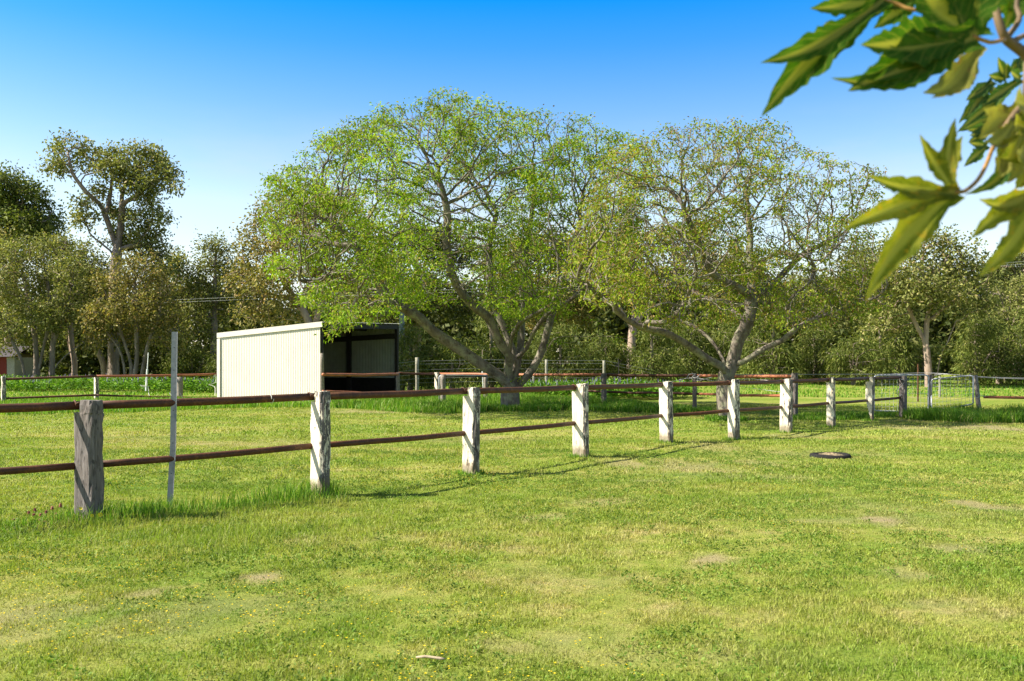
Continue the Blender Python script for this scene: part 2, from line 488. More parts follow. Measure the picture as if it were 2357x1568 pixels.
def dome_points(poly, n, Y, depth, seed, ctr, lean=2.2):
    """points through the volume of a crown whose front outline is poly"""
    r = np.random.default_rng(seed); out = []
    p = np.array(poly); lo = p.min(0); hi = p.max(0)
    hw = (hi[0] - lo[0]) / 2; cx = ctr[0]
    while sum(len(o) for o in out) < n:
        x = r.uniform(lo[0], hi[0], 4000); y = r.uniform(lo[1], hi[1], 4000)
        q = r.uniform(-1, 1, 4000)
        ex = (x - cx) / hw
        # depth room shrinks to the sides and up towards the crest
        ey = np.clip((ctr[1] - y) / (ctr[1] - lo[1]), -1, 1)
        room = np.sqrt(np.clip(1 - ex ** 2 * 0.9 - np.clip(ey, 0, 1) ** 2 * 0.75, 0.03, 1))
        k = inpoly(x, y, poly)
        rr_ = np.sqrt(ex ** 2 + np.clip(ey, -0.2, 1) ** 2 + q ** 2 * 0.6)
        k &= (r.uniform(0, 1, 4000) < np.clip(0.25 + rr_ ** 2, 0, 1))
        dy = q * room * depth - lean * np.clip(-ex, 0, 1)
        x, y, dy = x[k], y[k], dy[k]
        Yn = Y + np.minimum(dy, 0) * .9
        X = (x - CX) * Yn / F; Z = HC - (y - HY) * Yn / F
        g = np.sin(X * 1.9 + 2 * np.sin(Z * 1.3 + seed)) * np.sin(Z * 2.3 + 1.4 * np.sin(dy * 1.2)) + .5 * np.sin(dy * 2.1 + X)
        kk = r.uniform(0, 1, len(X)) < np.clip(.62 + .55 * g, .12, 1)
        out.append(np.stack([X, Y + dy, Z], 1)[kk])
    return np.concatenate(out)[:n]

def w2v(o, s):      # enlargement pixel -> picture pixel
    return lambda p: ((o[0] + s * p[0]) * 0.9428, (o[1] + s * p[1]) * 0.9428)

def limb(px, Y, dy0, dy1):
    """limb through picture points, its depth running from Y+dy0 to Y+dy1"""
    n = len(px)
    return [tuple(P(p[0], p[1], Y + dy0 + (dy1 - dy0) * (i / max(1, n - 1)) ** 1.2)) for i, p in enumerate(px)]

def big_tree(base_px, Y, limbs_px, poly, natt, depth, ctr, mats, seed, tip, rtrunk, per, prob, label, leafL, leafW, flare=0.35, spread=0.13):
    base = G(base_px[0], Y, -0.15)
    L = []
    for k, (px, d0, d1) in enumerate(limbs_px):
        pts = limb(px, Y, d0, d1)
        if k == 0: pts[0] = tuple(base)
        L.append(([Vector(p) for p in pts], None if k == 0 else 0))
    att = dome_points(poly, natt, Y, depth, seed, ctr)
    pos, par = colonise(L, att, 0.18, 2.4, 0.225, 115, 0.33, seed, 45000, up=.35)
    rad, kids = radii(pos, par, tip, 2.25, rtrunk)
    root = empty('white_cedar_tree', base)
    tag(root, label, 'tree', 'spreading trees coming into leaf')
    off = Vector(base)
    pos = [p - off for p in pos]
    link('trunk', tree_mesh('trunk', pos, par, rad, kids, seed, flare), mats[0], root, smooth=True)
    V, Q = foliage(pos, par, rad, kids, tip * 1.9, per, spread, leafL, leafW, seed + 5, prob, 0.25, 0.15, clump=1.7, flat=.5)
    link('crown', fast_mesh('crown', V, Q), mats[1], root)
    return root, len(pos), len(Q)

# ================================================================== SETTING
def build_ground():
    xs = np.concatenate([[-700, -350, -180, -110, -80], np.arange(-60, -14, 1.0), np.arange(-14, 16, 0.14), np.arange(16, 60, 1.0), [60, 80, 110, 180, 350, 700]])
    ys = np.concatenate([[-60, -30, -15, -8, -4, -2, 0], np.arange(1, 32, 0.14), np.arange(32, 95, 1.0), [95, 110, 140, 200, 320, 600, 1200]])
    X, Y = np.meshgrid(xs, ys, indexing='ij'); n, m = X.shape
    Z = terrain(X, Y)
    V = np.stack([X, Y, Z], 2).reshape(-1, 3)
    i, j = np.meshgrid(np.arange(n - 1), np.arange(m - 1), indexing='ij')
    a = (i * m + j).ravel(); Q = np.stack([a, a + m, a + m + 1, a + 1], 1)
    me = fast_mesh('lawn', V, Q)
    at = me.attributes.new('dry', 'FLOAT', 'POINT'); at.data.foreach_set('value', dryness(X.ravel(), Y.ravel()).astype(np.float32))
    return tag(link('lawn', me, M['ground'], smooth=True), kind='structure')
build_ground()

def wedge(y0, y1, n, seed, margin=1.2, x0=-590, x1=590):
    """points on the ground in front of the camera, a step wider than the view"""
    r = np.random.default_rng(seed)
    y = np.sqrt(r.uniform(y0 ** 2, y1 ** 2, n))
    hw = 1178.5 * y / F + margin
    return r.uniform(-1, 1, n) * hw, y, r

def lawn_grass():
    parts = []
    for (y0, y1, n, hh, ww, seed) in ((2.8, 6.5, 330000, 0.027, 0.0042, 21), (6.5, 11, 330000, 0.029, 0.0062, 22), (11, 18, 240000, 0.032, 0.011, 23), (18, 31, 190000, 0.036, 0.019, 24)):
        x, y, r = wedge(y0, y1, n, seed)
        d = dryness(x, y)
        lush = np_noise(x, y, 1.1, 5); fine = np_noise(x, y, 6.0, 6)
        keep = r.uniform(0, 1, n) > d * 0.8
        tuft = np_noise(x, y, 17.0, 8); keep &= r.uniform(0, 1, n) < 0.62 + 0.45 * fine + 0.5 * tuft
        x, y, d, lush, fine = x[keep], y[keep], d[keep], lush[keep], fine[keep]; n2 = len(x)
        h = hh * r.uniform(0.5, 1.5, n2) * np.clip(1 + 0.6 * lush + 0.5 * fine, 0.35, 2.2) * (1 - 0.5 * d)
        parts.append((on_ground(x, y, -0.003), h, ww * r.uniform(0.7, 1.3, n2), d))
    pts = np.concatenate([p[0] for p in parts]); h = np.concatenate([p[1] for p in parts]); w = np.concatenate([p[2] for p in parts]); d = np.concatenate([p[3] for p in parts])
    tag(link('mown_grass', blades(pts, h, w, 1.0, 31, d), M['blade']), 'short mown lawn grass covering the paddock', 'grass', kind='stuff')
lawn_grass()

def lawn_weeds():
    """flat broad-leaved weeds and clover pressed into the turf"""
    r = np.random.default_rng(41)
    x, y, _ = wedge(3.2, 15, 40000, 42)
    den = np_noise(x, y, 1.4, 43) + 0.6 * np_noise(x, y, 5, 44)
    k = (den > 0.0) & (dryness(x, y) < 0.3); x, y = x[k], y[k]
    C, D, L, W = [], [], [], []
    for a, b in zip(x, y):
        m = r.integers(4, 8); th = r.uniform(0, 6.28, m); s = r.uniform(0.010, 0.028)
        off = np.stack([np.cos(th) * s * 0.3, np.sin(th) * s * 0.3, r.uniform(0.008, 0.034, m)], 1)
        C.append(np.array([[a, b, float(terrain(a, b))]]) + off)
        D.append(np.stack([np.cos(th), np.sin(th), r.uniform(0.2, 0.9, m)], 1)); L.append(np.full(m, s) * r.uniform(0.7, 1.2, m)); W.append(np.full(m, s * 0.45))
    V, Q = leaf_quads(np.concatenate(C), np.concatenate(D), np.concatenate(L), np.concatenate(W), 45)
    mt = m_leaf('lawn_weed_leaf', [(0, (0.07, 0.14, 0.014)), (0.6, (0.13, 0.205, 0.026)), (1, (0.22, 0.28, 0.06))], 0.25, 2)
    tag(link('lawn_weeds', fast_mesh('lawn_weeds', V, Q), mt), 'broad leaved weeds and clover growing through the lawn', 'weeds', kind='stuff')
    # tiny yellow flowers
    x, y, _ = wedge(3.2, 13.5, 26000, 46)
    den = np_noise(x, y, 0.9, 47) + 0.5 * np_noise(x, y, 3.5, 48) + 0.45 * np.exp(-((x + 2.6) / 1.6) ** 2 - ((y - 6.5) / 1.6) ** 2) + 0.35 * np.exp(-((x - 0.3) / 1.2) ** 2 - ((y - 5.5) / .8) ** 2)
    k = r.uniform(0, 1, len(x)) < np.clip(den * 1.1 - 0.25, 0.0, 0.75); x, y = x[k], y[k]; n = len(x)
    c = on_ground(x, y); c[:, 2] += r.uniform(0.025, 0.05, n); th = r.uniform(0, 6.28, n); s = r.uniform(0.004, 0.0075, n)
    V = []; Q = []; 
    ring = np.arange(5) * 2 * math.pi / 5
    # five-petalled cups: a ring of petals round a lower centre
    V0 = np.stack([np.cos(ring[None] + th[:, None]) * s[:, None], np.sin(ring[None] + th[:, None]) * s[:, None], np.full((n, 5), 0.003)], 2) + c[:, None]
    Vall = np.concatenate([c[:, None], V0], 1).reshape(-1, 3); b = np.arange(n)[:, None, None] * 6
    T = (b + np.array([[[0, 1 + i, 1 + (i + 1) % 5] for i in range(5)]])).reshape(-1, 3)
    mt = NT('yellow_petal'); col = mt.ramp(mt.rnd(), [(0, (0.62, 0.43, 0.01)), (1, (0.8, 0.62, 0.03))])
    tag(link('lawn_flowers', fast_mesh('lawn_flowers', Vall, tris=T), mt.leafy(col, 0.25, (1, 1, 1))), 'tiny yellow flowers dotted through the near lawn', 'flowers', kind='stuff')
lawn_weeds()

def long_grass(name, label, pts, h, w, seed, lean=0.55):
    tag(link(name, blades(pts, h, w, lean, seed, np.zeros(len(pts))), M['tall']), label, 'grass', kind='stuff')

# ================================================================== NEAR FENCE
POSTS = [(205, 1195, 920), (737, 1140, 900), (1084, 1092, 891), (1337, 1053, 883), (1534, 1019, 878), (1689, 1012, 873), (1809, 994, 872), (1913, 982.5, 868), (2001, 968, 868), (2078, 960.5, 865)]
PX = []
for px, yb, yt in POSTS:
    Y = HC * F / (yb - HY); X = (px - CX) * Y / F
    PX.append((X, Y, HC - (yt - HY) * Y / F))
near = empty('rail_fence', (PX[0][0], PX[0][1], 0))
tag(near, 'long rusty pipe rail fence on peeling cream timber posts crossing the lawn', 'fence')
nO = Vector(near.location)

def post_mesh(h, wx, wy, seed, notch=True, ledge=0.12, broken=False):
    """timber post: local X along the fence, +Y its front face; the top back edge is notched for the rail"""
    rr = random.Random(seed)
    V, Fc = [], []
    levels = [-0.25, 0.0, 0.08, 0.2, 0.34, 0.48, 0.62, 0.76, 0.88, h - ledge - 0.015] if notch else [-0.25, 0, .1, .25, .4, .55, .7, .85, .95, h - 0.1]
    nx, ny = 5, 7
    ringuv = [(i / nx, 0) for i in range(nx)] + [(1, j / ny) for j in range(ny)] + [(1 - i / nx, 1) for i in range(nx)] + [(0, 1 - j / ny) for j in range(ny)]
    def ring(z, y0f, y1f, k):
        out = []
        for u, v in ringuv:
            corner = (min(u, 1 - u) < 0.01) and (min(v, 1 - v) < 0.01)
            ch = 0.012 * rr.random() + 0.006 if corner else 0
            x = (u - 0.5) * (wx - 2 * ch); yy = y0f + (y1f - y0f) * v
            yy = yy + (ch if v < 0.5 else -ch)
            out.append((x + rr.gauss(0, 0.0022), yy + rr.gauss(0, 0.0022), z))
        return out
    base = []
    for k, z in enumerate(levels):
        t = 0.0
        y0, y1 = -wy / 2, wy / 2
        if broken:   # snapped foot: the lower half tapers to a splinter leaning to the front edge
            t = max(0, (0.55 - z) / 0.55); y0 = -wy / 2 + wy * 0.78 * min(1, t)
        base.append(ring(z, y0, y1, k))
    if notch:
        zl = h - ledge
        base.append(ring(zl, -wy / 2, wy / 2, 0))
        base.append(ring(zl + 0.004, -wy / 2 + 0.085, wy / 2, 0))
        base.append(ring(h - 0.05, -wy / 2 + 0.08, wy / 2 - 0.002, 0))
    top = [(x * 0.93, y * 0.97 + 0.002, z) for x, y, z in ring(h, (-wy / 2 + 0.088) if notch else -wy / 2, wy / 2 - 0.008, 0)]
    top = [(x, y, z - abs(rr.gauss(0, 0.008))) for x, y, z in top]
    base.append(top)
    n = len(ringuv)
    for r_ in base: V += r_
    for k in range(len(base) - 1):
        for i in range(n):
            a = k * n + i; b = k * n + (i + 1) % n
            Fc.append((a, b, b + n, a + n))
    Fc.append(tuple((len(base) - 1) * n + i for i in range(n)))
    me = bpy.data.meshes.new('post'); me.from_pydata(V, [], Fc); me.update()
    return me

def local(v): return Vector(v) - nO
N = len(PX)
dirs = []
for i in range(N):
    a = PX[max(0, i - 1)]; b = PX[min(N - 1, i + 1)]
    d = Vector((b[0] - a[0], b[1] - a[1], 0)).normalized(); dirs.append(d)
dirs[0] = Vector((PX[1][0] - PX[0][0], PX[1][1] - PX[0][1], 0)).normalized()
wides = [0.265, 0.25, 0.225, 0.25, 0.235, 0.20, 0.25, 0.18, 0.2, 0.18]
thick = [0.15, 0.13, 0.13, 0.13, 0.155, 0.16, 0.13, 0.13, 0.13, 0.17]
RAILTOP = []
for i, (X, Y, zt) in enumerate(PX):
    d = dirs[i]; rz = math.atan2(d.y, d.x)
    zg = float(terrain(X, Y))
    h = zt - zg
    grey = i in (0, 9)
    me = post_mesh(h, thick[i], wides[i], 100 + i, notch=i not in (9,), broken=(i == 8))
    # post frame: local X along the fence, local +Y must face the camera side -> turn by 180 degrees
    o = link('post', me, M['grey_post'] if grey else M['post'], near, Vector((X, Y, zg)) - nO, rz + math.pi + (math.radians(22) if i == 0 else 0))
    o.rotation_euler.x = R.gauss(0, .010); o.rotation_euler.y = R.gauss(0, .010)
    if i == 0: o['label'] = 'bare grey weathered post with notched top'
    if i == 8: o['label'] = 'leaning peeling post with broken tapering foot'; 
    if i == 9: o['label'] = 'plain grey post wound with wire loops'
    nrm = Vector((d.y, -d.x, 0))       # towards the camera side
    back = -nrm * (wides[i] / 2 - 0.045)
    RAILTOP.append(Vector((X, Y, zg)) + back)
# rails: picture heights of the centre lines at each post (top, lower); one pipe per bay
topy = [933, 913, 900, 892, 885.5, 881.5, 878, 874, 871, 868.5]
lowy = [1071, 1026, 997, 974, 957, 945, 937, 928, 922, 915.5]
def railz(py, p): return HC - (py - HY) * p.y / F
prevd = (Vector((PX[0][0], PX[0][1], 0)) - Vector((PX[1][0], PX[1][1], 0))).normalized()
ext = RAILTOP[0] + prevd * 2.6
zs = [railz(topy[i], RAILTOP[i]) for i in range(N)]; zl = [railz(lowy[i], RAILTOP[i]) for i in range(N)]
seq = [Vector((ext.x, ext.y, 0))] + [Vector((p.x, p.y, 0)) for p in RAILTOP]
zs2 = [zs[0] + 0.0] + zs; zl2 = [zl[0] + 0.01] + zl
rr = random.Random(5)
for i in range(N):
    for zz, rad, nm in ((zs2, 0.041, 'top_rail'), (zl2, 0.034, 'lower_rail')):
        a = seq[i] + Vector((0, 0, zz[i])); b = seq[i + 1] + Vector((0, 0, zz[i + 1]))
        d = (b - a).normalized()
        pts = [a + (b - a) * t + Vector((0, 0, -0.008 * math.sin(math.pi * t) + rr.gauss(0, 0.001))) for t in np.linspace(0.004, 0.996 if i < N - 1 else 1.01, 7)]
        mb = MB(); mb.tube([local(p) for p in pts], rad * (1 - 0.004 * (i % 2)), 14)
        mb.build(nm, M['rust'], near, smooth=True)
# steel straps that hold the top rail in its notch, and bolt heads
for i in range(0, 8):
    d = dirs[i]; c = Vector((RAILTOP[i].x, RAILTOP[i].y, zs[i])); nrm = Vector((d.y, -d.x, 0))
    mb = MB()
    e = c - d * (thick[i] / 2 + 0.028)
    arc = [local(e + nrm * (math.cos(a) * 0.046) + Vector((0, 0, math.sin(a) * 0.046))) for a in np.linspace(-0.2, math.pi + 0.3, 9)]
    mb.tube(arc, 0.007, 6)
    mb.tube([local(e + nrm * 0.046 + Vector((0, 0, 0.02))), local(e + nrm * 0.05 + d * 0.05 + Vector((0, 0, 0.035)))], 0.007, 6)
    mb.build('strap', M['rust'], near, smooth=True)
    mb = MB(); q = c + nrm * (wides[i] / 2 + 0.045 ) + d * 0.01
    mb.tube([local(q - nrm * 0.02), local(q + nrm * 0.012)], 0.018, 6); mb.tube([local(q + nrm * 0.012), local(q + nrm * 0.024)], 0.009, 6)
    mb.build('bolt', M['shed_dark'], near)
def twine_ring(center, d, r, w=0.004, turns=1):
    n = Vector((d.y, -d.x, 0)); mb = MB()
    pts = [center + n * math.cos(a) * r + Vector((0, 0, math.sin(a) * r)) + d * (a * 0.004) for a in np.linspace(0, 2 * math.pi * turns, 16 * turns)]
    mb.tube([local(p) for p in pts], w, 5)
    return mb
for (px, i) in ((606, 1),):
    Y0 = PX[0][1] + (PX[1][1] - PX[0][1]) * .8
    t = 0.77
    c = seq[1] + (seq[2] - seq[1]) * t + Vector((0, 0, zs[0] + (zs[1] - zs[0]) * t - .006))
    twine_ring(c, dirs[0], 0.045).build('wire_tie', M['rope'], near)

# galvanised angle picket standing against the fence
def picket():
    Y = HC * F / (1172 - HY) - 0.02
    pts = [P(391, 1180, Y), P(393.5, 1140, Y), P(400, 1020, Y), P(401.5, 900, Y), P(403.5, 764, Y)]
    base = Vector((pts[0].x, pts[0].y, 0.0)); root = empty('metal_picket', base)
    tag(root, 'tall slightly bent galvanised steel picket standing against the rusty rails', 'picket')
    mb = MB()
    # angle section: two flanges meeting at the right hand edge
    prof = [(-0.032, -0.012), (0.018, 0.000), (0.030, -0.026), (0.034, -0.024), (0.021, 0.006), (-0.033, -0.007)]
    vs = []; n = len(prof)
    for p in pts:
        for x, y in prof: vs.append(p - base + Vector((x, y, 0)))
    fs = []
    for k in range(len(pts) - 1):
        for i in range(n):
            a = k * n + i; b = k * n + (i + 1) % n; fs.append((a, b, b + n, a + n))
    fs.append(tuple(range((len(pts) - 1) * n, len(pts) * n))); mb.add(vs, fs)
    mb.build('angle_bar', m_simple('dull_zinc_steel', (0.30, 0.30, 0.31), .5, .2, 25, .2, .4), root)
    for py in (800, 852, 945, 1020, 1090):
        p = P(400, py, Y)
        k = np.interp(py, [764, 900, 1020, 1140, 1180], [403.5, 401.5, 400, 393.5, 391])
        q = P(k - 2, py, Y - 0.007) - base
        hb = MB(); hb.tube([q + Vector((0, 0.0005, 0)), q + Vector((0, -0.0015, 0))], 0.005, 8); hb.build('bolt_hole', M['shed_dark'], root)
    wr = MB(); c = P(401, 915, Y) - base
    wr.tube([c + Vector((-0.05, 0.0, 0.045)), c + Vector((-0.02, -0.014, 0.02)), c + Vector((0.03, -0.013, -0.02)), c + Vector((0.04, 0.05, -0.045)), c + Vector((0.045, 0.12, -0.03)), c + Vector((0.0, 0.15, 0.05)), c + Vector((-0.05, 0.1, 0.05)), c + Vector((-0.05, 0.0, 0.045))], 0.0022, 5)
    wr.build('tie_wire', M['wire'], root)
picket()

# ================================================================== TYRE
def tyre():
    Y = 14.1; c = G(1911, Y)
    root = empty('old_tyre', c); tag(root, 'old black tyre lying flat and half sunk in the lawn', 'tyre')
    prof = [(0.225, -0.03), (0.222, 0.03), (0.235, 0.05), (0.262, 0.058), (0.288, 0.05), (0.303, 0.025), (0.308, -0.03)]
    n = 56; vs = []; fs = []
    for k in range(n):
        a = 2 * math.pi * k / n
        for j, (r_, z) in enumerate(prof):
            rj = r_ + (0.006 if (j >= 4 and k % 2) else 0)
            vs.append((rj * math.cos(a), rj * math.sin(a), z + 0.006 * math.sin(2 * a + 1)))
    m = len(prof)
    for k in range(n):
        for j in range(m - 1):
            a = k * m + j; b = ((k + 1) % n) * m + j; fs.append((a, b, b + 1, a + 1))
    mb = MB(); mb.add(vs, fs); mb.build('tyre_ring', M['rubber'], root, smooth=True)
    r_ = np.random.default_rng(3); rings = 9; vs = [(0, 0, 0.075)]; fs = []; seg = 30
    for i in range(1, rings + 1):
        for k in range(seg):
            a = 2 * math.pi * k / seg; q = 0.226 * i / rings
            vs.append((q * math.cos(a), q * math.sin(a), 0.02 + 0.05 * (1 - i / rings) + 0.018 * r_.random()))
    for k in range(seg): fs.append((0, 1 + k, 1 + (k + 1) % seg))
    for i in range(rings - 1):
        for k in range(seg):
            a = 1 + i * seg + k; b = 1 + i * seg + (k + 1) % seg; fs.append((a, a + seg, b + seg, b))
    mb = MB(); mb.add(vs, fs)
    o = mb.build('soil_mound', M['soil'], None, c); tag(o, 'pale dry soil heaped inside the sunken tyre', 'soil', kind='stuff')
tyre()

# fallen stick in the near lawn
def stick():
    Y = 4.42; c = P(992, 1524, Y); mb = MB()
    pts = [Vector((-0.075, 0.02, 0.012)), Vector((-0.03, 0.012, 0.018)), Vector((0.01, 0.004, 0.016)), Vector((0.045, -0.008, 0.015)), Vector((0.072, -0.012, 0.012))]
    mb.tube(pts, [0.005, 0.0075, 0.007, 0.0075, 0.005], 7)
    o = mb.build('fallen_stick', m_simple('bleached_wood', (0.36, 0.28, 0.18), 0.9, 0, 40, 0.3), None, (c.x, Y, float(terrain(c.x, Y)) + 0.012), smooth=True)
    tag(o, 'short pale stick lying in the near grass', 'stick')
stick()

# ================================================================== SHELTER
def shelter():
    A = Vector(((737 - CX) * 32.9 / F, 32.9, 0))
    th = math.radians(22); uf = Vector((math.sin(th), math.cos(th), 0)); ub = Vector((-math.cos(th), math.sin(th), 0))
    Lf, Lb = 5.75, 4.6
    hA, hB = HC + 96 * 32.9 / F, 0
    Bc = A + ub * Lb; hB = HC + 70 * Bc.y / F
    Cc = A + uf * Lf; hC = HC + 92 * Cc.y / F
    root = empty('horse_shelter', A); tag(root, 'cream corrugated steel open fronted shelter beside the spreading tree', 'shelter')
    def corr(p0, p1, z0, z1a, z1b, pitch=0.0762, amp=0.0056, zb=None):
        """upright corrugated sheet from p0 to p1, its top edge running z1a..z1b"""
        d = (p1 - p0); L = d.length; d.normalize(); nrm = Vector((d.y, -d.x, 0))
        k = int(L / pitch * 8); vs = []; fs = []
        for i in range(k + 1):
            s_ = L * i / k; q = p0 + d * s_ + nrm * amp * math.cos(2 * math.pi * s_ / pitch)
            zt = z1a + (z1b - z1a) * i / k
            vs += [(q.x - A.x, q.y - A.y, z0), (q.x - A.x, q.y - A.y, zt)]
        for i in range(k): fs.append((2 * i, 2 * i + 2, 2 * i + 3, 2 * i + 1))
        mb = MB(); mb.add(vs, fs); return mb
    Dc = Bc + uf * Lf; hD = hB + (hC - hA)
    # the near side wall, lit by the sun (outside cream, inside zinc grey)
    corr(Bc, A, 0.02, hB - 0.12, hA - 0.12).build('side_wall', M['cream'], root, smooth=True)
    corr(Bc + uf * 0.04, A + uf * 0.04, 0.02, hB - 0.12, hA - 0.12).build('side_lining', M['shed_in'], root, smooth=True)
    w = corr(Cc, Dc, 0.62, hC - 0.03, hD - 0.03, amp=.012); w.build('end_wall', M['shed_in'], root, smooth=True)
    corr(Bc - ub * .01, Dc - ub * .01, 0.03, hB - 0.002, hD - 0.002).build('back_wall', M['shed_in'], root, smooth=True)
    # kickboards inside
    def slab(p0, p1, z0a, z1a, z0b, z1b, t, name, mat, side=1):
        d = (p1 - p0).normalized(); n_ = Vector((d.y, -d.x, 0)) * t * side
        vs = []
        for p, z0, z1 in ((p0, z0a, z1a), (p1, z0b, z1b)):
            for q in (p, p + n_):
                vs += [(q.x - A.x, q.y - A.y, z0), (q.x - A.x, q.y - A.y, z1)]
        mb = MB(); mb.add(vs, [(0, 4, 5, 1), (2, 3, 7, 6), (0, 1, 3, 2), (4, 6, 7, 5), (1, 5, 7, 3), (0, 2, 6, 4)])
        return mb.build(name, mat, root)
    slab(Cc - uf * 0.03, Dc - uf * 0.03, 0, 0.86, 0, 0.86, 0.04, 'kickboard', M['kick'])
    slab(Bc + uf*.05 - ub * 0.03, Dc - ub * 0.03, 0, 0.9, 0, 0.9, 0.04, 'kickboard', M['kick'], -1)
    # roof sheet: corrugations run from front to back, slightly past the opening
    n = int(Lf / 0.0762 * 6); vs = []; fs = []
    ov = 0.10
    for i in range(n + 1):
        s_ = -0.02 + (Lf + 0.04) * i / n; wv = 0.011 * math.cos(2 * math.pi * s_ / 0.0762); t = s_ / Lf
        f_ = A + uf * s_ - ub * ov; b_ = A + uf * s_ + ub * (Lb + 0.04)
        zf = hA + (hC - hA) * t + wv + 0.01; zb = hB + (hD - hB) * t + wv + 0.01
        vs += [(f_.x - A.x, f_.y - A.y, zf), (b_.x - A.x, b_.y - A.y, zb)]
    for i in range(n): fs.append((2 * i, 2 * i + 2, 2 * i + 3, 2 * i + 1))
    mb = MB(); mb.add(vs, fs); mb.build('roof', M['shed_in'], root, smooth=True)
    # flashings
    o_ = -uf * 0.035
    slab(Bc + ub * 0.03 + o_, A - ub * 0.12 + o_, hB - 0.17, hB + 0.02, hA - 0.17, hA + 0.025, 0.012, 'barge_flashing', M['cream'])
    slab(Bc + ub * 0.03 - uf * 0.03, Bc - ub * 0.11 - uf * 0.03, 0.0, hB - 0.2, 0.0, hB - 0.2, 0.012, 'corner_flashing', M['cream'])
    # frame
    def bar(p, z0, z1, wx, wy, name, mat):
        mb = MB(); rot = Matrix.Rotation(math.atan2(uf.y, uf.x), 3, 'Z')
        mb.box((-wx / 2, -wy / 2, z0), (wx / 2, wy / 2, z1), rot, p - A); return mb.build(name, mat, root)
    bar(A + uf * 0.09 + ub * 0.02, 0, hA - 0.13, 0.09, 0.14, 'column', M['shed_dark'])
    bar(Cc - uf * 0.07 + ub * 0.02, 0, hC - 0.13, 0.10, 0.14, 'column', M['shed_dark'])
    bar(Cc - uf * 0.09 + ub * 2.35, 0, hC - 0.25, 0.10, 0.20, 'column', M['shed_dark'])
    bar(Dc - uf * 0.09 - ub * .09, 0, hD - 0.2, 0.10, 0.12, 'column', M['shed_dark'])
    slab(A + ub * 0.02, Cc + ub * 0.02, hA - 0.22, hA - 0.02, hC - 0.22, hC - 0.02, 0.06, 'front_beam', M['shed_dark'], 1)
    slab(Cc - uf * 0.06 + ub * 0.1, Dc - uf * 0.06, hC - 0.62, hC - 0.40, hD - 0.45, hD - 0.25, 0.06, 'end_beam', M['shed_dark'], -1)
    for f in (0.33, 0.66):
        q0 = A + uf * 0.1 + ub * Lb * f; q1 = Cc - uf * 0.1 + ub * Lb * f
        z0 = hA + (hB - hA) * f; z1 = hC + (hD - hC) * f
        slab(q0, q1, z0 - 0.16, z0 - 0.03, z1 - 0.16, z1 - 0.03, 0.06, 'purlin', M['shed_dark'])
    # stable floor of dark dirt
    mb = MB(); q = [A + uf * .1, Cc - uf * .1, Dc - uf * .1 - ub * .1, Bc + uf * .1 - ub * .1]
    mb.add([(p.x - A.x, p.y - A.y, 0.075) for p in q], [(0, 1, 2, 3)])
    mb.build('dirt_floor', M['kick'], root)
    return A, Bc, Cc, Dc, uf, ub
SH = shelter()

# ================================================================== FAR FENCES
def rough_post(h, r0, r1, seed, lean=(0, 0)):
    rr = random.Random(seed); mb = MB()
    pts = [Vector((lean[0] * t + rr.gauss(0, 0.004), lean[1] * t, -0.2 + (h + 0.2) * t)) for t in np.linspace(0, 1, 7)]
    mb.tube(pts, [(r0 + (r1 - r0) * t) * rr.uniform(0.94, 1.06) for t in np.linspace(0, 1, 7)], 10)
    return mb
def fence(name, label, posts, rails, mats=('grey_post', 'rust2')):
    b = G(posts[0][0], posts[0][1]); root = empty(name, b); tag(root, label, 'fence')
    for k, p in enumerate(posts):
        px, Y, top, kind = p[:4]; w = p[4] if len(p) > 4 else 0.2
        g = G(px, Y); h = HC - (top - HY) * Y / F - g.z
        if kind == 'sq':
            o = link('post', post_mesh(h, 0.12, w, 300 + k + int(px), notch=False), M['grey_post'], root, g - b, R.uniform(-0.3, 0.3))
        elif kind == 'paint':
            o = link('post', post_mesh(h, 0.13, w, 300 + k + int(px), notch=False), M['post'], root, g - b, math.radians(40) + math.pi)
        else:
            ln = p[5] if len(p) > 5 else (0, 0)
            o = rough_post(h, w / 2, w / 2 * 0.92, 300 + k + int(px), ln).build('post', M['oldwood' if kind == 'round' else 'pale_post'], root, g - b, smooth=True)
    for (x0, y0, Y0, x1, y1, Y1, rad, mk, nm) in rails:
        a = P(x0, y0, Y0) - b; c = P(x1, y1, Y1) - b; mb = MB()
        rr = random.Random(int(x0)); kx = 9
        mb.tube([a + (c - a) * t + Vector((0, 0, rr.gauss(0, 0.006) - 0.02 * math.sin(math.pi * t))) for t in np.linspace(0, 1, kx)], rad, 8)
        mb.build(nm, M[mk], root, smooth=True)
    return root, b
YL0, YL1 = 32.0, 38.6
fence('paddock_fence', 'rusty two rail fence with worn grey posts running left from the cream shelter',
      [(8, 33, 866, 'paint', .26), (222, 34.5, 866, 'paint', .24), (414, 37.0, 868, 'round', .26)],
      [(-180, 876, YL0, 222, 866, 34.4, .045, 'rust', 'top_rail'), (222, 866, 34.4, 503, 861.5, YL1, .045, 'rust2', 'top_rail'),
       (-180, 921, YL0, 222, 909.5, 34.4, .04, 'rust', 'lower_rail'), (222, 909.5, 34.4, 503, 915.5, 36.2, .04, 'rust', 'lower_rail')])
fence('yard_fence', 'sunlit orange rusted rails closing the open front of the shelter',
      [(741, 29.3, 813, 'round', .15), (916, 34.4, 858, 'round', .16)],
      [(743, 862, 29.2, 916, 861.5, 34.3, .05, 'rust2', 'top_rail'), (743, 901, 29.2, 916, 905, 34.3, .045, 'rust2', 'lower_rail')])
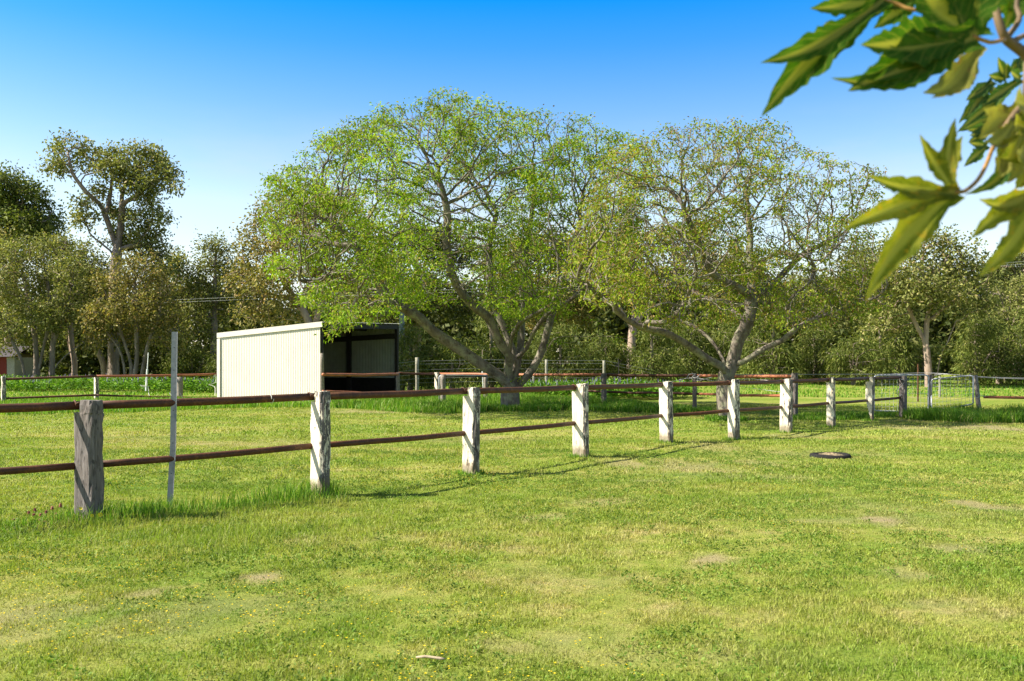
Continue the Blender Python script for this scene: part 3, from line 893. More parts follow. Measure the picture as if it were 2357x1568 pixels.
fence('paddock_fence', 'rusty two rail fence on plain grey posts passing behind both spreading trees',
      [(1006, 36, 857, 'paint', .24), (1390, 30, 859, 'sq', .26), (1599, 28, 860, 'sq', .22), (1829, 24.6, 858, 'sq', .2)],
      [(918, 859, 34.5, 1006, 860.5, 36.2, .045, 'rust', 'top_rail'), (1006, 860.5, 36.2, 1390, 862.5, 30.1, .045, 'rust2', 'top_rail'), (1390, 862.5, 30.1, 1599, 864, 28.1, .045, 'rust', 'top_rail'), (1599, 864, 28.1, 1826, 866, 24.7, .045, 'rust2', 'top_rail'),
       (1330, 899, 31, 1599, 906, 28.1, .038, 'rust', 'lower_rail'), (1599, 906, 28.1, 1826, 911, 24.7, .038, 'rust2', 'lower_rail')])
# stock gate beside the shelter, hung between two round posts
g0 = G(1020, 31.8); root = empty('pipe_gate', g0); tag(root, 'low dark pipe gate hanging between two round posts beside the forked tree', 'gate')
mb = MB(); q = lambda x, y, Y: P(x, y, Y) - g0
mb.tube([q(1011, 925, 31.6), q(1011, 868, 31.6), q(1014, 864.5, 31.6), q(1025, 863.5, 31.6), q(1120, 864.5, 32.4)], 0.022, 7); mb.build('gate_frame', M['galv'], root, smooth=True)
for yy in (866.5, 898, 906):
    mb = MB(); mb.tube([q(1024, yy, 31.7), q(1120, yy + .5, 32.4)], 0.022, 7); mb.build('gate_rail', M['shed_dark'] if yy < 900 else M['rust2'], root, smooth=True)
for px, Y, w, lab in ((1020, 31.5, .19, 'stout round gate post of treated pine left of the forked tree'), (1118, 32.6, .16, 'round gate post half behind the forked tree trunk')):
    g = G(px, Y); o = rough_post(HC - (862 - HY) * Y / F - g.z, w / 2, w / 2, int(px)).build('gate_post', M['oldwood'], None, g, smooth=True); tag(o, lab, 'post')
# tall wire fence behind
wf = G(960, 42); root = empty('wire_fence', wf); tag(root, 'tall pale post and wire fence in front of the dark hedge', 'fence')
for px, Y, top, w in ((960, 40, 823, .16), (1258, 42, 828, .14), (1390, 43, 830, .13), (1228, 43, 861, .1)):
    g = G(px, Y); rough_post(HC - (top - HY) * Y / F - g.z, w / 2, w / 2, int(px) + 1).build('post', M['pale_post'], root, g - wf, smooth=True)
for k, (dy, rad) in enumerate(((-8, .005), (-1, .004), (12, .004), (22, .005), (32, .004), (42, .004))):
    mb = MB(); yy = 838 + dy
    pts = [P(916, yy + 6, 38.4) - wf, P(960, yy + 1.5, 39.9) - wf, P(1110, yy - 2, 41) - wf, P(1258, yy, 41.9) - wf, P(1390, yy, 42.9) - wf]
    if k < 2: pts.append(P(1500, yy + 22, 44) - wf)
    mb.tube(pts, rad, 4); mb.build('wire', M['wire'], root)
for px, Y, y0, y1, nm, lab, r_ in ((1425, 41, 829, 905, 'electric_fence_picket', 'thin dark steel picket with a cap right of the forked tree', .02), (1112, 38, 858, 905, 'white_fence_picket', 'short white plastic picket behind the low pipe gate', .02)):
    mb = MB(); g = G(px, Y); h = HC - (y0 - HY) * Y / F - g.z
    mb.tube([Vector((-.03, 0, h)), Vector((0, 0, h * .4)), Vector((0.01, 0, -.1))], r_, 6); mb.tube([Vector((-.03, 0, h - .02)), Vector((-.03, 0, h + .06))], r_ * 1.6, 6)
    o = mb.build(nm, M['white'] if 'white' in nm else M['shed_dark'], None, g); tag(o, lab, 'picket')
# white electric fence rod with its sleeve on the left
g = G(336, 44); root = empty('electric_fence_post', g); tag(root, 'thin leaning white electric fence rod in front of the gum trunks', 'fence post')
mb = MB(); mb.tube([P(336, 900, 44) - g, P(341.5, 812, 44) - g], .022, 6); mb.build('rod', M['white'], root)
mb = MB(); mb.tube([P(336, 900, 44) - g, P(339, 850, 44) - g], .048, 8); mb.build('sleeve', M['white'], root)
# slack wires
def slack(name, label, pts, rad, mat='wire', cat='wire'):
    b = pts[0]; mb = MB(); mb.tube(resample([p - b for p in pts], 0.12), rad, 5)
    o = mb.build(name, M[mat], None, b); tag(o, label, cat)
slack('twine', 'tangle of pale twine hanging from the far left rusty rail', [P(337, 862, 36), P(338, 880, 35.9), P(337, 888, 35.9), P(322, 887, 35.8), P(333, 891, 35.8), P(341, 889, 35.9), P(342, 905, 35.8), P(344, 911, 35.7)], .012, 'rope', 'twine')
slack('twine', 'pale twine loop hanging near the shelter on the left rail', [P(501 - 6, 862, 38), P(503 - 6, 880, 38), P(480, 886, 37.6), P(500 - 6, 890, 37.6), P(501 - 6, 912, 37)], .012, 'rope', 'twine')
slack('wire_coil', 'coil of loose wire wrapped over the grey post behind the fence', [P(1580, 872, 27.9), P(1586, 862, 27.8), P(1600, 861, 27.8), P(1590, 872, 27.8), P(1604, 868, 27.8), P(1612, 862, 27.8), P(1604, 876, 27.8), P(1640, 868, 27.4), P(1660, 864, 27)], .011)
slack('fence_wire', 'slack white wire sagging beneath the far top rail', [P(1540, 880, 28.5), P(1595, 870, 27.8), P(1660, 879, 27), P(1720, 873, 26), P(1780, 876, 25.4), P(1826, 870, 24.6)], .008)
slack('fence_wire', 'thin wire curving across the grass under the far rail', [P(1690, 887, 26), P(1740, 895, 25.6), P(1826, 906, 24.6)], .005)
slack('electric_wire', 'upper white electric wire stretched across the right side paddock', [P(1690, 862, 27.5), P(2000, 861.5, 27.3), P(2140, 859, 27.3), P(2270, 868, 26), P(2420, 871.5, 26)], .008)
slack('electric_wire', 'lower white electric wire stretched across the right side paddock', [P(2150, 864, 27.2), P(2180, 861.5, 27), P(2262, 869, 26.1), P(2420, 874.5, 26)], .008)

# ---- galvanised mesh gates on the right
def mesh_gate(name, label, corners, Y0, Y1, nv, nh, inner=()):
    (x0, ya, yb), (x1, yc, yd) = corners
    b = G(x0, Y0); root = empty(name, b); tag(root, label, 'gate')
    def q(u, v):
        x = x0 + (x1 - x0) * u; t = ya + (yc - ya) * u; bt = yb + (yd - yb) * u
        return P(x, t + (bt - t) * v, Y0 + (Y1 - Y0) * u) - b
    mb = MB(); e = 0.07
    loop = [q(0, 0.5), q(0, e), q(e * .3, e * .3), q(e, 0), q(.5, 0), q(1 - e, 0), q(1 - e * .3, e * .3), q(1, e), q(1, .5), q(1, 1 - e / 2), q(1 - e / 2, 1), q(.5, 1), q(e / 2, 1), q(0, 1 - e / 2), q(0, .5)]
    mb.tube(loop, 0.021, 8); mb.build('gate_frame', M['galv'], root, smooth=True)
    for u in inner:
        m2 = MB(); m2.tube([q(u, 0), q(u, 1)], 0.017, 7); m2.build('gate_stile', M['galv'], root, smooth=True)
    mm = MB()
    for i in range(1, nv): mm.tube([q(i / nv, 0.0), q(i / nv, 1)], 0.0032, 4, False)
    for j in range(1, nh): mm.tube([q(0, j / nh), q(.5, j / nh), q(1, j / nh)], 0.0032, 4, False)
    mm.build('wire_mesh', M['galv'], root)
mesh_gate('mesh_gate', 'upright galvanised mesh gate behind the end of the near fence', ((2012, 864, 945.5), (2137, 863, 949)), 26.2, 26.2, 14, 8, (0.53,))
mesh_gate('mesh_gate', 'sagging galvanised mesh gate tilted away from the upright gate', ((2144, 873, 948), (2240, 864, 930)), 26.0, 25.2, 11, 8)
g = G(2140, 26.4); link_o = link('gate_post', post_mesh(1.15, .10, .11, 777, notch=False), M['grey_post'], None, g); tag(link_o, 'dark grey timber gate post between the two mesh gates', 'post')
g = G(2256, 25.6); o = rough_post(HC - (864 - HY) * 25.6 / F - g.z, .066, .056, 778, (-0.13, 0)).build('strainer_post', M['oldwood'], None, g, smooth=True); tag(o, 'leaning round timber post right of the sagging mesh gate', 'post')
mb = MB(); b = P(2265, 914, 25.6); mb.tube([P(2265, 914, 25.6) - b, P(2420, 917, 25.6) - b], .042, 10); o = mb.build('pipe_rail', M['rust2'], None, b, smooth=True); tag(o, 'single bright rusty pipe rail wired to the leaning right hand post', 'rail')
slack('tie_wire', 'wire tying the single rusty rail to the leaning post', [P(2242, 912, 25.3), P(2250, 916, 25.25), P(2256, 911, 25.3), P(2268, 913, 25.5)], .008)
slack('wire_loop', 'loops of white wire around the last grey fence post', [P(2061, 868, 24.6), P(2077, 874, 24.5), P(2083, 879, 24.55), P(2064, 902, 24.55), P(2070, 912, 24.6), P(2078, 905, 24.6), P(2085, 893, 24.6), P(2083, 880, 24.7)], .007)
for px, Y, top, w, mk, nm, lab in ((2113, 33, 838, .055, 'rust', 'steel_picket', 'rusty steel picket with pale tip seen through the upright gate'), (2163, 36, 866, .09, 'pale_post', 'pale_picket', 'short pale picket seen through the sagging gate')):
    g = G(px, Y); o = rough_post(HC - (top - HY) * Y / F - g.z, w / 2, w / 2, int(px)).build(nm, M[mk], None, g); tag(o, lab, 'picket')

# ================================================================== TALL GRASS BANDS
def strip(poly, n, seed):
    """random ground points inside a plan polygon"""
    r = np.random.default_rng(seed); p = np.array(poly); lo, hi = p.min(0), p.max(0); X = []; k = 0
    while k < n:
        x = r.uniform(lo[0], hi[0], n); y = r.uniform(lo[1], hi[1], n); m = inpoly(x, y, poly)
        X.append(np.stack([x[m], y[m]], 1)); k += m.sum()
    X = np.concatenate(X)[:n]; return X[:, 0], X[:, 1], r
def gp(px, py): Y = HC * F / (py - HY); return ((px - CX) * Y / F, Y)
# at the foot of the near posts
x, y, r = strip([(-6, 7.4), (-4.6, 7.35), (-3.2, 7.6), (-2.3, 8.9), (-1.75, 9.8), (-2.1, 10.35), (-3.2, 9.2), (-4.1, 8.75), (-6, 8.2)], 15000, 51)
d = np.abs((y - 8.45) - (x + 3.9) * 0.85); k = r.uniform(0, 1, len(x)) < np.exp(-(d / 0.55) ** 2) * (0.6 + 0.5 * np_noise(x, y, 3, 52)) + 0.06; x, y, d = x[k], y[k], d[k]
long_grass('long_grass', 'long unmown grass round the grey post and steel picket', on_ground(x, y, -.01), r.uniform(.07, .27, len(x)) * (.38 + .62 * sstep(-4.35, -3.85, x)) * np.clip(np.exp(-(d / .6) ** 2), .3, 1) * np.clip(1.0 + 0.4 * np_noise(x, y, 2.2, 53), .45, 1.4), r.uniform(.004, .008, len(x)), 54)
x, y, r = strip([(-6, 6.3), (-3.4, 6.2), (-1.2, 7.2), (-0.9, 9.0), (-1.8, 9.8), (-2.6, 9.2), (-3.6, 8.5), (-6, 8.2)], 26000, 57)
k = r.uniform(0, 1, len(x)) < .5 + .5 * np_noise(x, y, 1.5, 58); x, y = x[k], y[k]
tag(link('meadow_grass', blades(on_ground(x, y, -.01), r.uniform(.03, .12, len(x)) * np.clip(1 + .5 * np_noise(x, y, 2.5, 59), .4, 1.6), r.uniform(.003, .006, len(x)), .8, 56, np.zeros(len(x))), M['blade']), 'ragged half grown grass in front of the grey post', 'grass', kind='stuff')
# little collars at the other near posts
X_, Y_ = [], []
for i in range(1, 9):
    r = np.random.default_rng(600 + i); n = 420
    a = r.normal(0, .13, n); b_ = r.normal(0, .09, n); dd = dirs[i]
    X_.append(PX[i][0] + dd.x * a + dd.y * b_); Y_.append(PX[i][1] + dd.y * a - dd.x * b_)
x = np.concatenate(X_); y = np.concatenate(Y_); r = np.random.default_rng(61)
long_grass('post_collar_grass', 'short uncut grass tufts round the feet of the cream posts', on_ground(x, y, -.01), r.uniform(.03, .11, len(x)), r.uniform(.006, .012, len(x)), 62)
# unmown band left, in front of and behind the far rails
x, y, r = strip([gp(-60, 958), gp(300, 950), gp(500, 941), gp(760, 938), (-4.6, 33.2), (-8, 36), (-14, 36), (-30, 36), (-26, 27)], 50000, 63)
long_grass('unmown_grass', 'bright unmown grass along the foot of the shelter and left fence', on_ground(x, y, -.02), r.uniform(.10, .30, len(x)), r.uniform(.016, .03, len(x)), 64)
x, y, r = strip([gp(760, 940), gp(940, 950), gp(1100, 953), gp(1150, 944), gp(1230, 941), (1.6, 29.6), (3, 31), (1, 40), (-4, 41), (-4.2, 37.8), (-6.2, 32.6)], 42000, 65)
long_grass('unmown_grass', 'thick green grass in front of the shelter opening and low pipe gate', on_ground(x, y, -.02), r.uniform(.10, .40, len(x)) * np.clip(.9 + .6 * np_noise(x, y, 1.6, 166), .35, 1.4), r.uniform(.016, .03, len(x)), 66)
x, y, r = strip([gp(1225, 945), gp(1480, 950), gp(1560, 951), gp(1640, 950), (6.3, 28.6), (5.4, 30), (3.2, 32.6), (0.8, 33)], 24000, 67)
long_grass('unmown_grass', 'mound of long shaded grass right of the forked tree trunk', on_ground(x, y, -.02), r.uniform(.10, .38, len(x)) * np.clip(.9 + .6 * np_noise(x, y, 1.6, 167), .35, 1.4) * np.clip(1.1 - (x - 2) * 0.13, .35, 1), r.uniform(.018, .03, len(x)), 68)
x, y, r = strip([(-1.1, 27.3), (1.4, 27.3), (1.6, 28.2), (-1.2, 28.3)], 5200, 69)
long_grass('tree_foot_grass', 'clump of uncut grass round the forked tree trunk', on_ground(x, y, -.02), r.uniform(.08, .3, len(x)), r.uniform(.016, .028, len(x)), 70)
x, y, r = strip([gp(1640, 972), gp(1705, 972), (6.1, 23.4), (5.0, 23.6)], 1400, 71)
long_grass('tree_foot_grass', 'small tuft at the foot of the single trunk tree', on_ground(x, y, -.02), r.uniform(.05, .2, len(x)), r.uniform(.02, .04, len(x)), 72)
x, y, r = strip([gp(2090, 968), gp(2230, 975), (14.2, 22.6), (17, 22.8), (17, 25.3), (13.5, 25.4), (11, 25.9)], 26000, 73)
long_grass('unmown_grass', 'dark long grass under the mesh gates at the right edge', on_ground(x, y, -.02), r.uniform(.08, .40, len(x)) * np.clip(.85 + .7 * np_noise(x, y, 1.6, 168), .3, 1.4), r.uniform(.012, .022, len(x)), 74)
x, y, r = strip([gp(1800, 968), gp(1990, 966), (10.6, 25), (11, 26), (7.6, 25.2)], 5000, 75)
long_grass('unmown_grass', 'light unmown grass behind the last two cream posts', on_ground(x, y, -.02), r.uniform(.06, .2, len(x)), r.uniform(.014, .024, len(x)), 76)
# distant paddock grass
x, y, r = strip([(-34, 36), (34, 36), (42, 62), (-42, 62)], 60000, 77)
k = ~((x > -14) & (x < 0) & (y < 40)); x, y = x[k], y[k]
long_grass('paddock_grass', 'yellow green rough grass of the far paddock', on_ground(x, y, -.02), r.uniform(.05, .16, len(x)) * np.clip(1 + .8 * np_noise(x, y, .5, 79), .4, 2), r.uniform(.03, .06, len(x)), 78)

# lupins: leafy mass with mauve spikes
def lupins(label, poly, n, hmax, seed):
    x, y, r = strip(poly, n, seed)
    hh = hmax * np.clip(0.75 + 0.35 * np_noise(x, y, 1.3, seed), .35, 1.2) * r.uniform(.75, 1.05, n)
    C, D = [], []
    m = 14
    for k in range(m):
        t = r.uniform(.25, 1, n)
        C.append(np.stack([x + r.normal(0, .12, n), y + r.normal(0, .12, n), terrain(x, y) + hh * t], 1))
        D.append(np.stack([r.normal(0, 1, n), r.normal(0, 1, n), r.uniform(-.1, .9, n)], 1))
    C = np.concatenate(C); D = np.concatenate(D)
    V, Q = leaf_quads(C, D, r.uniform(.12, .24, len(C)), r.uniform(.05, .10, len(C)), seed + 1)
    mt = m_leaf('lupin_leaf', [(0, (0.05, 0.13, 0.010)), (0.6, (0.11, 0.225, 0.020)), (1, (0.2, 0.30, 0.04))], 0.3, 0.8)
    o = tag(link('lupin_foliage', fast_mesh('lupin_foliage', V, Q), mt), label, 'lupins', kind='stuff')
    k = r.uniform(0, 1, n) < 0.2; x, y, hh = x[k], y[k], hh[k]; n = len(x)
    V = []; T = []
    c = np.stack([x, y, terrain(x, y) + hh * .95], 1); s = .02; hgt = r.uniform(.12, .22, n)
    ring = [(s, 0), (-s * .5, s * .87), (-s * .5, -s * .87)]
    Vb = np.stack([c + np.array([a, b, 0.04]) for a, b in ring] + [c + np.stack([np.zeros(n), np.zeros(n), hgt], 1), c - np.array([0, 0, .05])], 1).reshape(-1, 3)
    b = np.arange(n)[:, None, None] * 5
    T = (b + np.array([[[0, 1, 3], [1, 2, 3], [2, 0, 3], [1, 0, 4], [2, 1, 4], [0, 2, 4]]])).reshape(-1, 3)
    f = NT('lupin_flower'); col = f.ramp(f.rnd(), [(0, (0.15, 0.13, 0.25)), (0.7, (0.27, 0.25, 0.38)), (1, (0.4, 0.38, 0.45))])
    tag(link('lupin_flowers', fast_mesh('lupin_flowers', Vb, tris=T), f.leafy(col, .2, (1, 1, 1))), label.replace('leafy', 'mauve flower spikes of'), 'lupins', kind='stuff')
lupins('leafy lupin bed behind the left paddock fence', [(-38, 50), (-18.5, 45), (-13.5, 44), (-13.5, 49), (-20, 52), (-40, 58)], 2600, .85, 81)
lupins('leafy lupin bed behind the rails between the two spreading trees', [(0.2, 36), (3, 33.6), (6.5, 34), (7.3, 36), (4, 41), (0, 41)], 1300, .72, 83)

# countable flowers beside the first post
spk = m_simple('sorrel_flower', (0.32, 0.12, 0.085), .8, 0, 30, .4); stemm = m_simple('weed_stem', (0.12, 0.2, 0.03), .7)
spots = [(138, 1165), (118, 1172), (68, 1182), (80, 1176), (78, 1188), (95, 1188), (108, 1180), (130, 1187), (102, 1205), (72, 1212), (30, 1200), (126, 1195), (94, 1200)]
proto = None
for k, (px, py) in enumerate(spots):
    Y = 8.2 + (1200 - py) * 0.012; top = P(px, py - 6, Y); zg = float(terrain(top.x, Y)); h = top.z - zg
    if proto is None:
        root = empty('sorrel_plant', (top.x, Y, zg)); mb = MB(); mb.tube([Vector((0, 0, 0)), Vector((.006, 0, .16)), Vector((0, 0, .235))], .0022, 5); st = mb.build('stem', stemm, root)
        mb = MB(); rr = random.Random(4)
        for j in range(34):
            t = j / 34; a = j * 2.4; q = Vector((math.cos(a) * .011 * (1 - t * .6), math.sin(a) * .011 * (1 - t * .6), .165 + .075 * t)); s_ = .0085
            mb.add([q + Vector(v) * s_ for v in ((1, 0, 0), (-.5, .87, 0), (-.5, -.87, 0), (0, 0, 1.3), (0, 0, -1.0))], [(0, 1, 3), (1, 2, 3), (2, 0, 3), (1, 0, 4), (2, 1, 4), (0, 2, 4)])
        fl = mb.build('flower_spike', spk, root); proto = root; parts = (st, fl); o = root
    else:
        o = proto.copy(); COL.objects.link(o)
        for c in parts:
            c2 = c.copy(); COL.objects.link(c2); c2.parent = o
    o.location = (top.x, Y, zg); o.scale = (1, 1, h / .24); o.rotation_euler = (R.gauss(0, .1), R.gauss(0, .1), R.uniform(0, 6))
    tag(o, 'reddish flower spike on a thin stem in the grass left of the grey post', 'wildflower', 'red flower spikes left of the grey post')
yel = m_simple('daisy_petal', (0.75, 0.6, 0.02), .7, 0, 20, .1)
for k, (px, py, lab) in enumerate(((187, 1170, 'yellow daisy against the lower left edge of the grey post'), (232, 1193, 'largest yellow daisy in front of the grey post foot'), (213, 1198, 'small yellow daisy below the grey post foot'))):
    Y = 8.15 - .05 * k; top = P(px, py, Y); zg = float(terrain(top.x, Y)); root = empty('yellow_daisy', (top.x, Y, zg)); tag(root, lab, 'wildflower', 'yellow daisies at the grey post')
    h = max(.1, top.z - zg); mb = MB(); mb.tube([Vector((0.01, 0, 0)), Vector((0, 0, h * .6)), Vector((0, -.005, h))], .002, 5); mb.build('stem', stemm, root)
    mb = MB(); s_ = .026 if k == 1 else .018; m = 11
    for j in range(m):
        a = 2 * math.pi * j / m; d = Vector((math.cos(a), -.35, math.sin(a) * .8)); e = Vector((-math.sin(a), 0, math.cos(a))) * s_ * .28
        c = Vector((0, -.005, h)); mb.add([c + d * s_ * .2, c + d * s_ * .65 + e, c + d * s_, c + d * s_ * .65 - e], [(0, 1, 2, 3)])
    mb.build('flower_head', yel, root)

# ================================================================== TREES
L_green = m_leaf('fresh_cedar_leaf', [(0, (0.10, 0.185, 0.010)), (0.45, (0.205, 0.315, 0.018)), (0.75, (0.31, 0.385, 0.034)), (0.9, (0.30, 0.28, 0.055)), (1, (0.22, 0.14, 0.06))], 0.4, 0.5)
L_olive = m_leaf('olive_cedar_leaf', [(0, (0.10, 0.165, 0.010)), (0.4, (0.205, 0.275, 0.018)), (0.65, (0.30, 0.325, 0.036)), (0.82, (0.29, 0.22, 0.06)), (1, (0.24, 0.14, 0.065))], 0.4, 0.5)
w = w2v((1000, 500), .3317); q_ = w2v((650, 500), .3317); t_ = w2v((1500, 560), .3061)
T1L = [
 ([w(p) for p in [(750, 1510), (748, 1420), (735, 1330), (690, 1290), (600, 1225), (520, 1170), (350, 1050), (180, 930), (80, 840)]] + [q_(p) for p in [(1050, 780), (960, 735), (880, 680), (820, 560), (740, 450), (640, 270), (560, 190), (380, 90)]], 0, -1.0),
 ([w(p) for p in [(735, 1340), (722, 1200), (735, 1120), (690, 1050), (640, 960), (580, 830), (470, 750), (390, 660), (330, 560), (290, 440), (275, 240), (280, 60), (240, -120)]], 0, -2.0),
 ([w(p) for p in [(750, 1360), (772, 1250), (780, 1130), (740, 1020), (690, 900), (640, 790), (600, 600), (590, 450), (590, 270), (640, 60)]], 0, 1.6),
 ([w(p) for p in [(760, 1350), (800, 1150), (822, 1000), (830, 620), (868, 330), (900, 60), (930, -150)]], 0, 2.8),
 ([w(p) for p in [(770, 1360), (840, 1290), (910, 1200), (980, 1060), (1040, 830), (1100, 650), (1180, 400), (1250, 150)]], 0, 0.6),
 ([w(p) for p in [(765, 1355), (820, 1290), (880, 1210), (1000, 1090), (1060, 990), (1180, 968), (1330, 975), (1480, 968), (1600, 990), (1690, 930)]], 0, -2.2),
 ([w(p) for p in [(780, 1135), (860, 1060), (900, 960), (1000, 820), (1080, 760), (1200, 690), (1330, 560)]], 0, -1.6),
 ([w(p) for p in [(1060, 990), (1130, 1015), (1220, 1010), (1290, 940), (1330, 860)]], -1.0, -1.8),
 ([q_(p) for p in [(1060, 790), (960, 755), (830, 830), (740, 800), (640, 800)]], -.7, -1.8),
 ([w(p) for p in [(735, 1130), (745, 1000), (790, 900), (840, 850), (930, 800), (1040, 740)]], -.2, -2.6),
 ([q_(p) for p in [(820, 560), (700, 520), (520, 500), (380, 560), (250, 560)]], -.6, -2.4),
 ([q_(p) for p in [(640, 300), (500, 290), (360, 230), (150, 240), (20, 230)]], -.8, 0.5),
]
poly1 = [(612, 470), (622, 420), (660, 395), (720, 345), (770, 300), (860, 270), (880, 240), (950, 235), (1030, 212), (1100, 232), (1180, 240), (1250, 262), (1340, 262), (1420, 305), (1470, 320), (1490, 400), (1470, 520), (1440, 620), (1330, 690), (1290, 720), (1200, 735), (1150, 720), (1060, 690), (980, 700), (900, 720), (850, 742), (800, 748), (775, 772), (752, 768), (758, 730), (690, 700), (700, 640), (640, 650), (620, 600), (680, 560), (620, 540)]
info1 = big_tree((1178, 945), 28.2, T1L, poly1, 9000, 4.6, (1050, 690), (M['bark1'], L_green), 5, .0085, .27, 32, .58, 'large forked spreading tree with bright new leaves beside the shelter', .10, .045, spread=.125)
T2L = [
 ([t_(p) for p in [(878, 1500), (880, 1300), (898, 1160), (945, 1070), (980, 900), (1055, 750), (1090, 600), (1090, 420), (1080, 250), (1085, 50), (1060, -150)]], 0, .6),
 ([t_(p) for p in [(895, 1170), (850, 1090), (740, 1035), (600, 930), (420, 830), (240, 790), (130, 740), (10, 640)]] + [w(p) for p in [(1500, 690), (1360, 640), (1240, 540)]], 0, -1.6),
 ([t_(p) for p in [(960, 1090), (1060, 1040), (1200, 950), (1350, 880), (1450, 790), (1600, 710), (1800, 650), (1950, 580), (2080, 550), (2160, 480)]], 0, -1.2),
 ([t_(p) for p in [(900, 1150), (870, 1050), (800, 920), (700, 820), (560, 740), (400, 690), (250, 560)]], 0, 1.8),
 ([t_(p) for p in [(1045, 770), (1000, 700), (950, 650), (930, 590), (800, 570), (640, 500), (480, 330)]], .1, 2.2),
 ([t_(p) for p in [(1090, 560), (1000, 470), (800, 370), (720, 200), (640, 50), (560, -150)]], .3, -1.6),
 ([t_(p) for p in [(1080, 560), (1120, 530), (1250, 450), (1400, 300), (1490, 210), (1700, 100), (1880, 0)]], .3, 1.4),
 ([t_(p) for p in [(1090, 400), (1180, 260), (1300, 190), (1440, 200), (1600, 250)]], .4, -1.6),
 ([t_(p) for p in [(1450, 790), (1380, 640), (1440, 520), (1560, 420), (1600, 300)]], -.4, -2.2),
 ([t_(p) for p in [(240, 790), (260, 740), (420, 735), (560, 600), (600, 480)]], -.8, -2.4),
]
poly2 = [(1290, 640), (1300, 560), (1350, 470), (1380, 380), (1440, 330), (1530, 290), (1580, 280), (1640, 285), (1700, 280), (1760, 283), (1830, 315), (1890, 345), (1920, 375), (1980, 385), (2030, 378), (2035, 450), (2000, 520), (2010, 600), (2060, 680), (2020, 720), (1950, 745), (1870, 760), (1780, 760), (1700, 740), (1600, 760), (1520, 745), (1440, 720), (1340, 700)]
info2 = big_tree((1680, 966), 23.8, T2L, poly2, 8000, 3.8, (1660, 690), (M['bark1'], L_olive), 9, .0075, .205, 30, .58, 'single trunk spreading tree with olive leaves behind the middle cream posts', .085, .038, spread=.105)
print('cedars', info1[1:], info2[1:])

def gum(name, label, base, blobs, limbs, natt, mats, seed, leaf=(.2, .1), per=22, spread=.3, tip=.018, rtr=.25, group=None, hang=.3, step=.4, flare=.3):
    """tree whose crown is a heap of leafy clumps (px, py, rx, ry, depth offset) carried by limbs through picture points"""
    px, Y = base; b = G(px, Y, -.2); r = np.random.default_rng(seed)
    att = []
    tot = sum(bl[2] * bl[3] for bl in blobs)
    for (bx, by, rx, ry, dy) in blobs:
        n = max(8, int(2.1 * natt * rx * ry / tot)); v = r.normal(size=(n, 3)); v /= np.linalg.norm(v, axis=1, keepdims=True); v *= r.uniform(.25, 1.12, (n, 1)) ** .6
        c = P(bx, by, Y + dy); s_ = Y / F
        att.append(np.array(c)[None] + v * np.array([rx * s_, (rx + ry) * .5 * s_, ry * s_]))
    att = np.concatenate(att); att = att[att[:, 2] > .5]
    gx = att * 1.05; gap = np.sin(gx[:, 0] * 1.5 + 2 * np.sin(gx[:, 2] + seed)) * np.sin(gx[:, 2] * 1.7 + 1.5 * np.sin(gx[:, 1] * .9))
    att = att[r.uniform(0, 1, len(att)) < np.clip(.62 + .6 * gap, .1, 1)]
    L = []
    for k, pl in enumerate(limbs):
        pts = [P(p[0], p[1], Y + (p[2] if len(p) > 2 else 0)) for p in pl]
        if k == 0: pts[0] = b.copy()
        L.append((pts, None if k == 0 else 0))
    pos, par = colonise(L, att, step, 9, step * 1.15, 75, .26, seed, 12000)
    rad, kids = radii(pos, par, tip, 2.3, rtr)
    root = empty(name, b); tag(root, label, 'tree', group)
    pos = [p - b for p in pos]
    link('trunk', tree_mesh('trunk', pos, par, rad, kids, seed, flare), mats[0], root, smooth=True)
    V, Q = foliage(pos, par, rad, kids, tip * 1.9, per * 3.5, spread * .88, leaf[0] * .85, leaf[1] * .95, seed + 3, 1.0, .1, hang)
    link('crown', fast_mesh('crown', V, Q), mats[1], root)
    return root

LG = {
 'olive': m_leaf('gum_leaf_olive', [(0, (0.085, 0.10, 0.02)), (0.5, (0.185, 0.20, 0.05)), (0.85, (0.30, 0.29, 0.095)), (1, (0.38, 0.29, 0.13))], .28, 1.1),
 'brown': m_leaf('gum_leaf_brown', [(0, (0.09, 0.095, 0.02)), (0.45, (0.20, 0.185, 0.048)), (0.8, (0.31, 0.255, 0.08)), (1, (0.39, 0.24, 0.09))], .28, 1.1),
 'dark': m_leaf('evergreen_leaf_dark', [(0, (0.04, 0.055, 0.013)), (0.6, (0.08, 0.094, 0.024)), (1, (0.14, 0.138, 0.042))], .2, .8),
 'green': m_leaf('evergreen_leaf_green', [(0, (0.055, 0.082, 0.012)), (0.6, (0.12, 0.15, 0.027)), (1, (0.24, 0.24, 0.06))], .24, .9),
 'lime': m_leaf('evergreen_leaf_light', [(0, (0.08, 0.10, 0.019)), (0.6, (0.18, 0.19, 0.045)), (1, (0.29, 0.265, 0.09))], .24, .9),
}
gb, pb = M['gumbark'], M['pinkbark']
z5 = lambda x, y, d=0: (.3969 * x, 282.8 + .3969 * y, d)
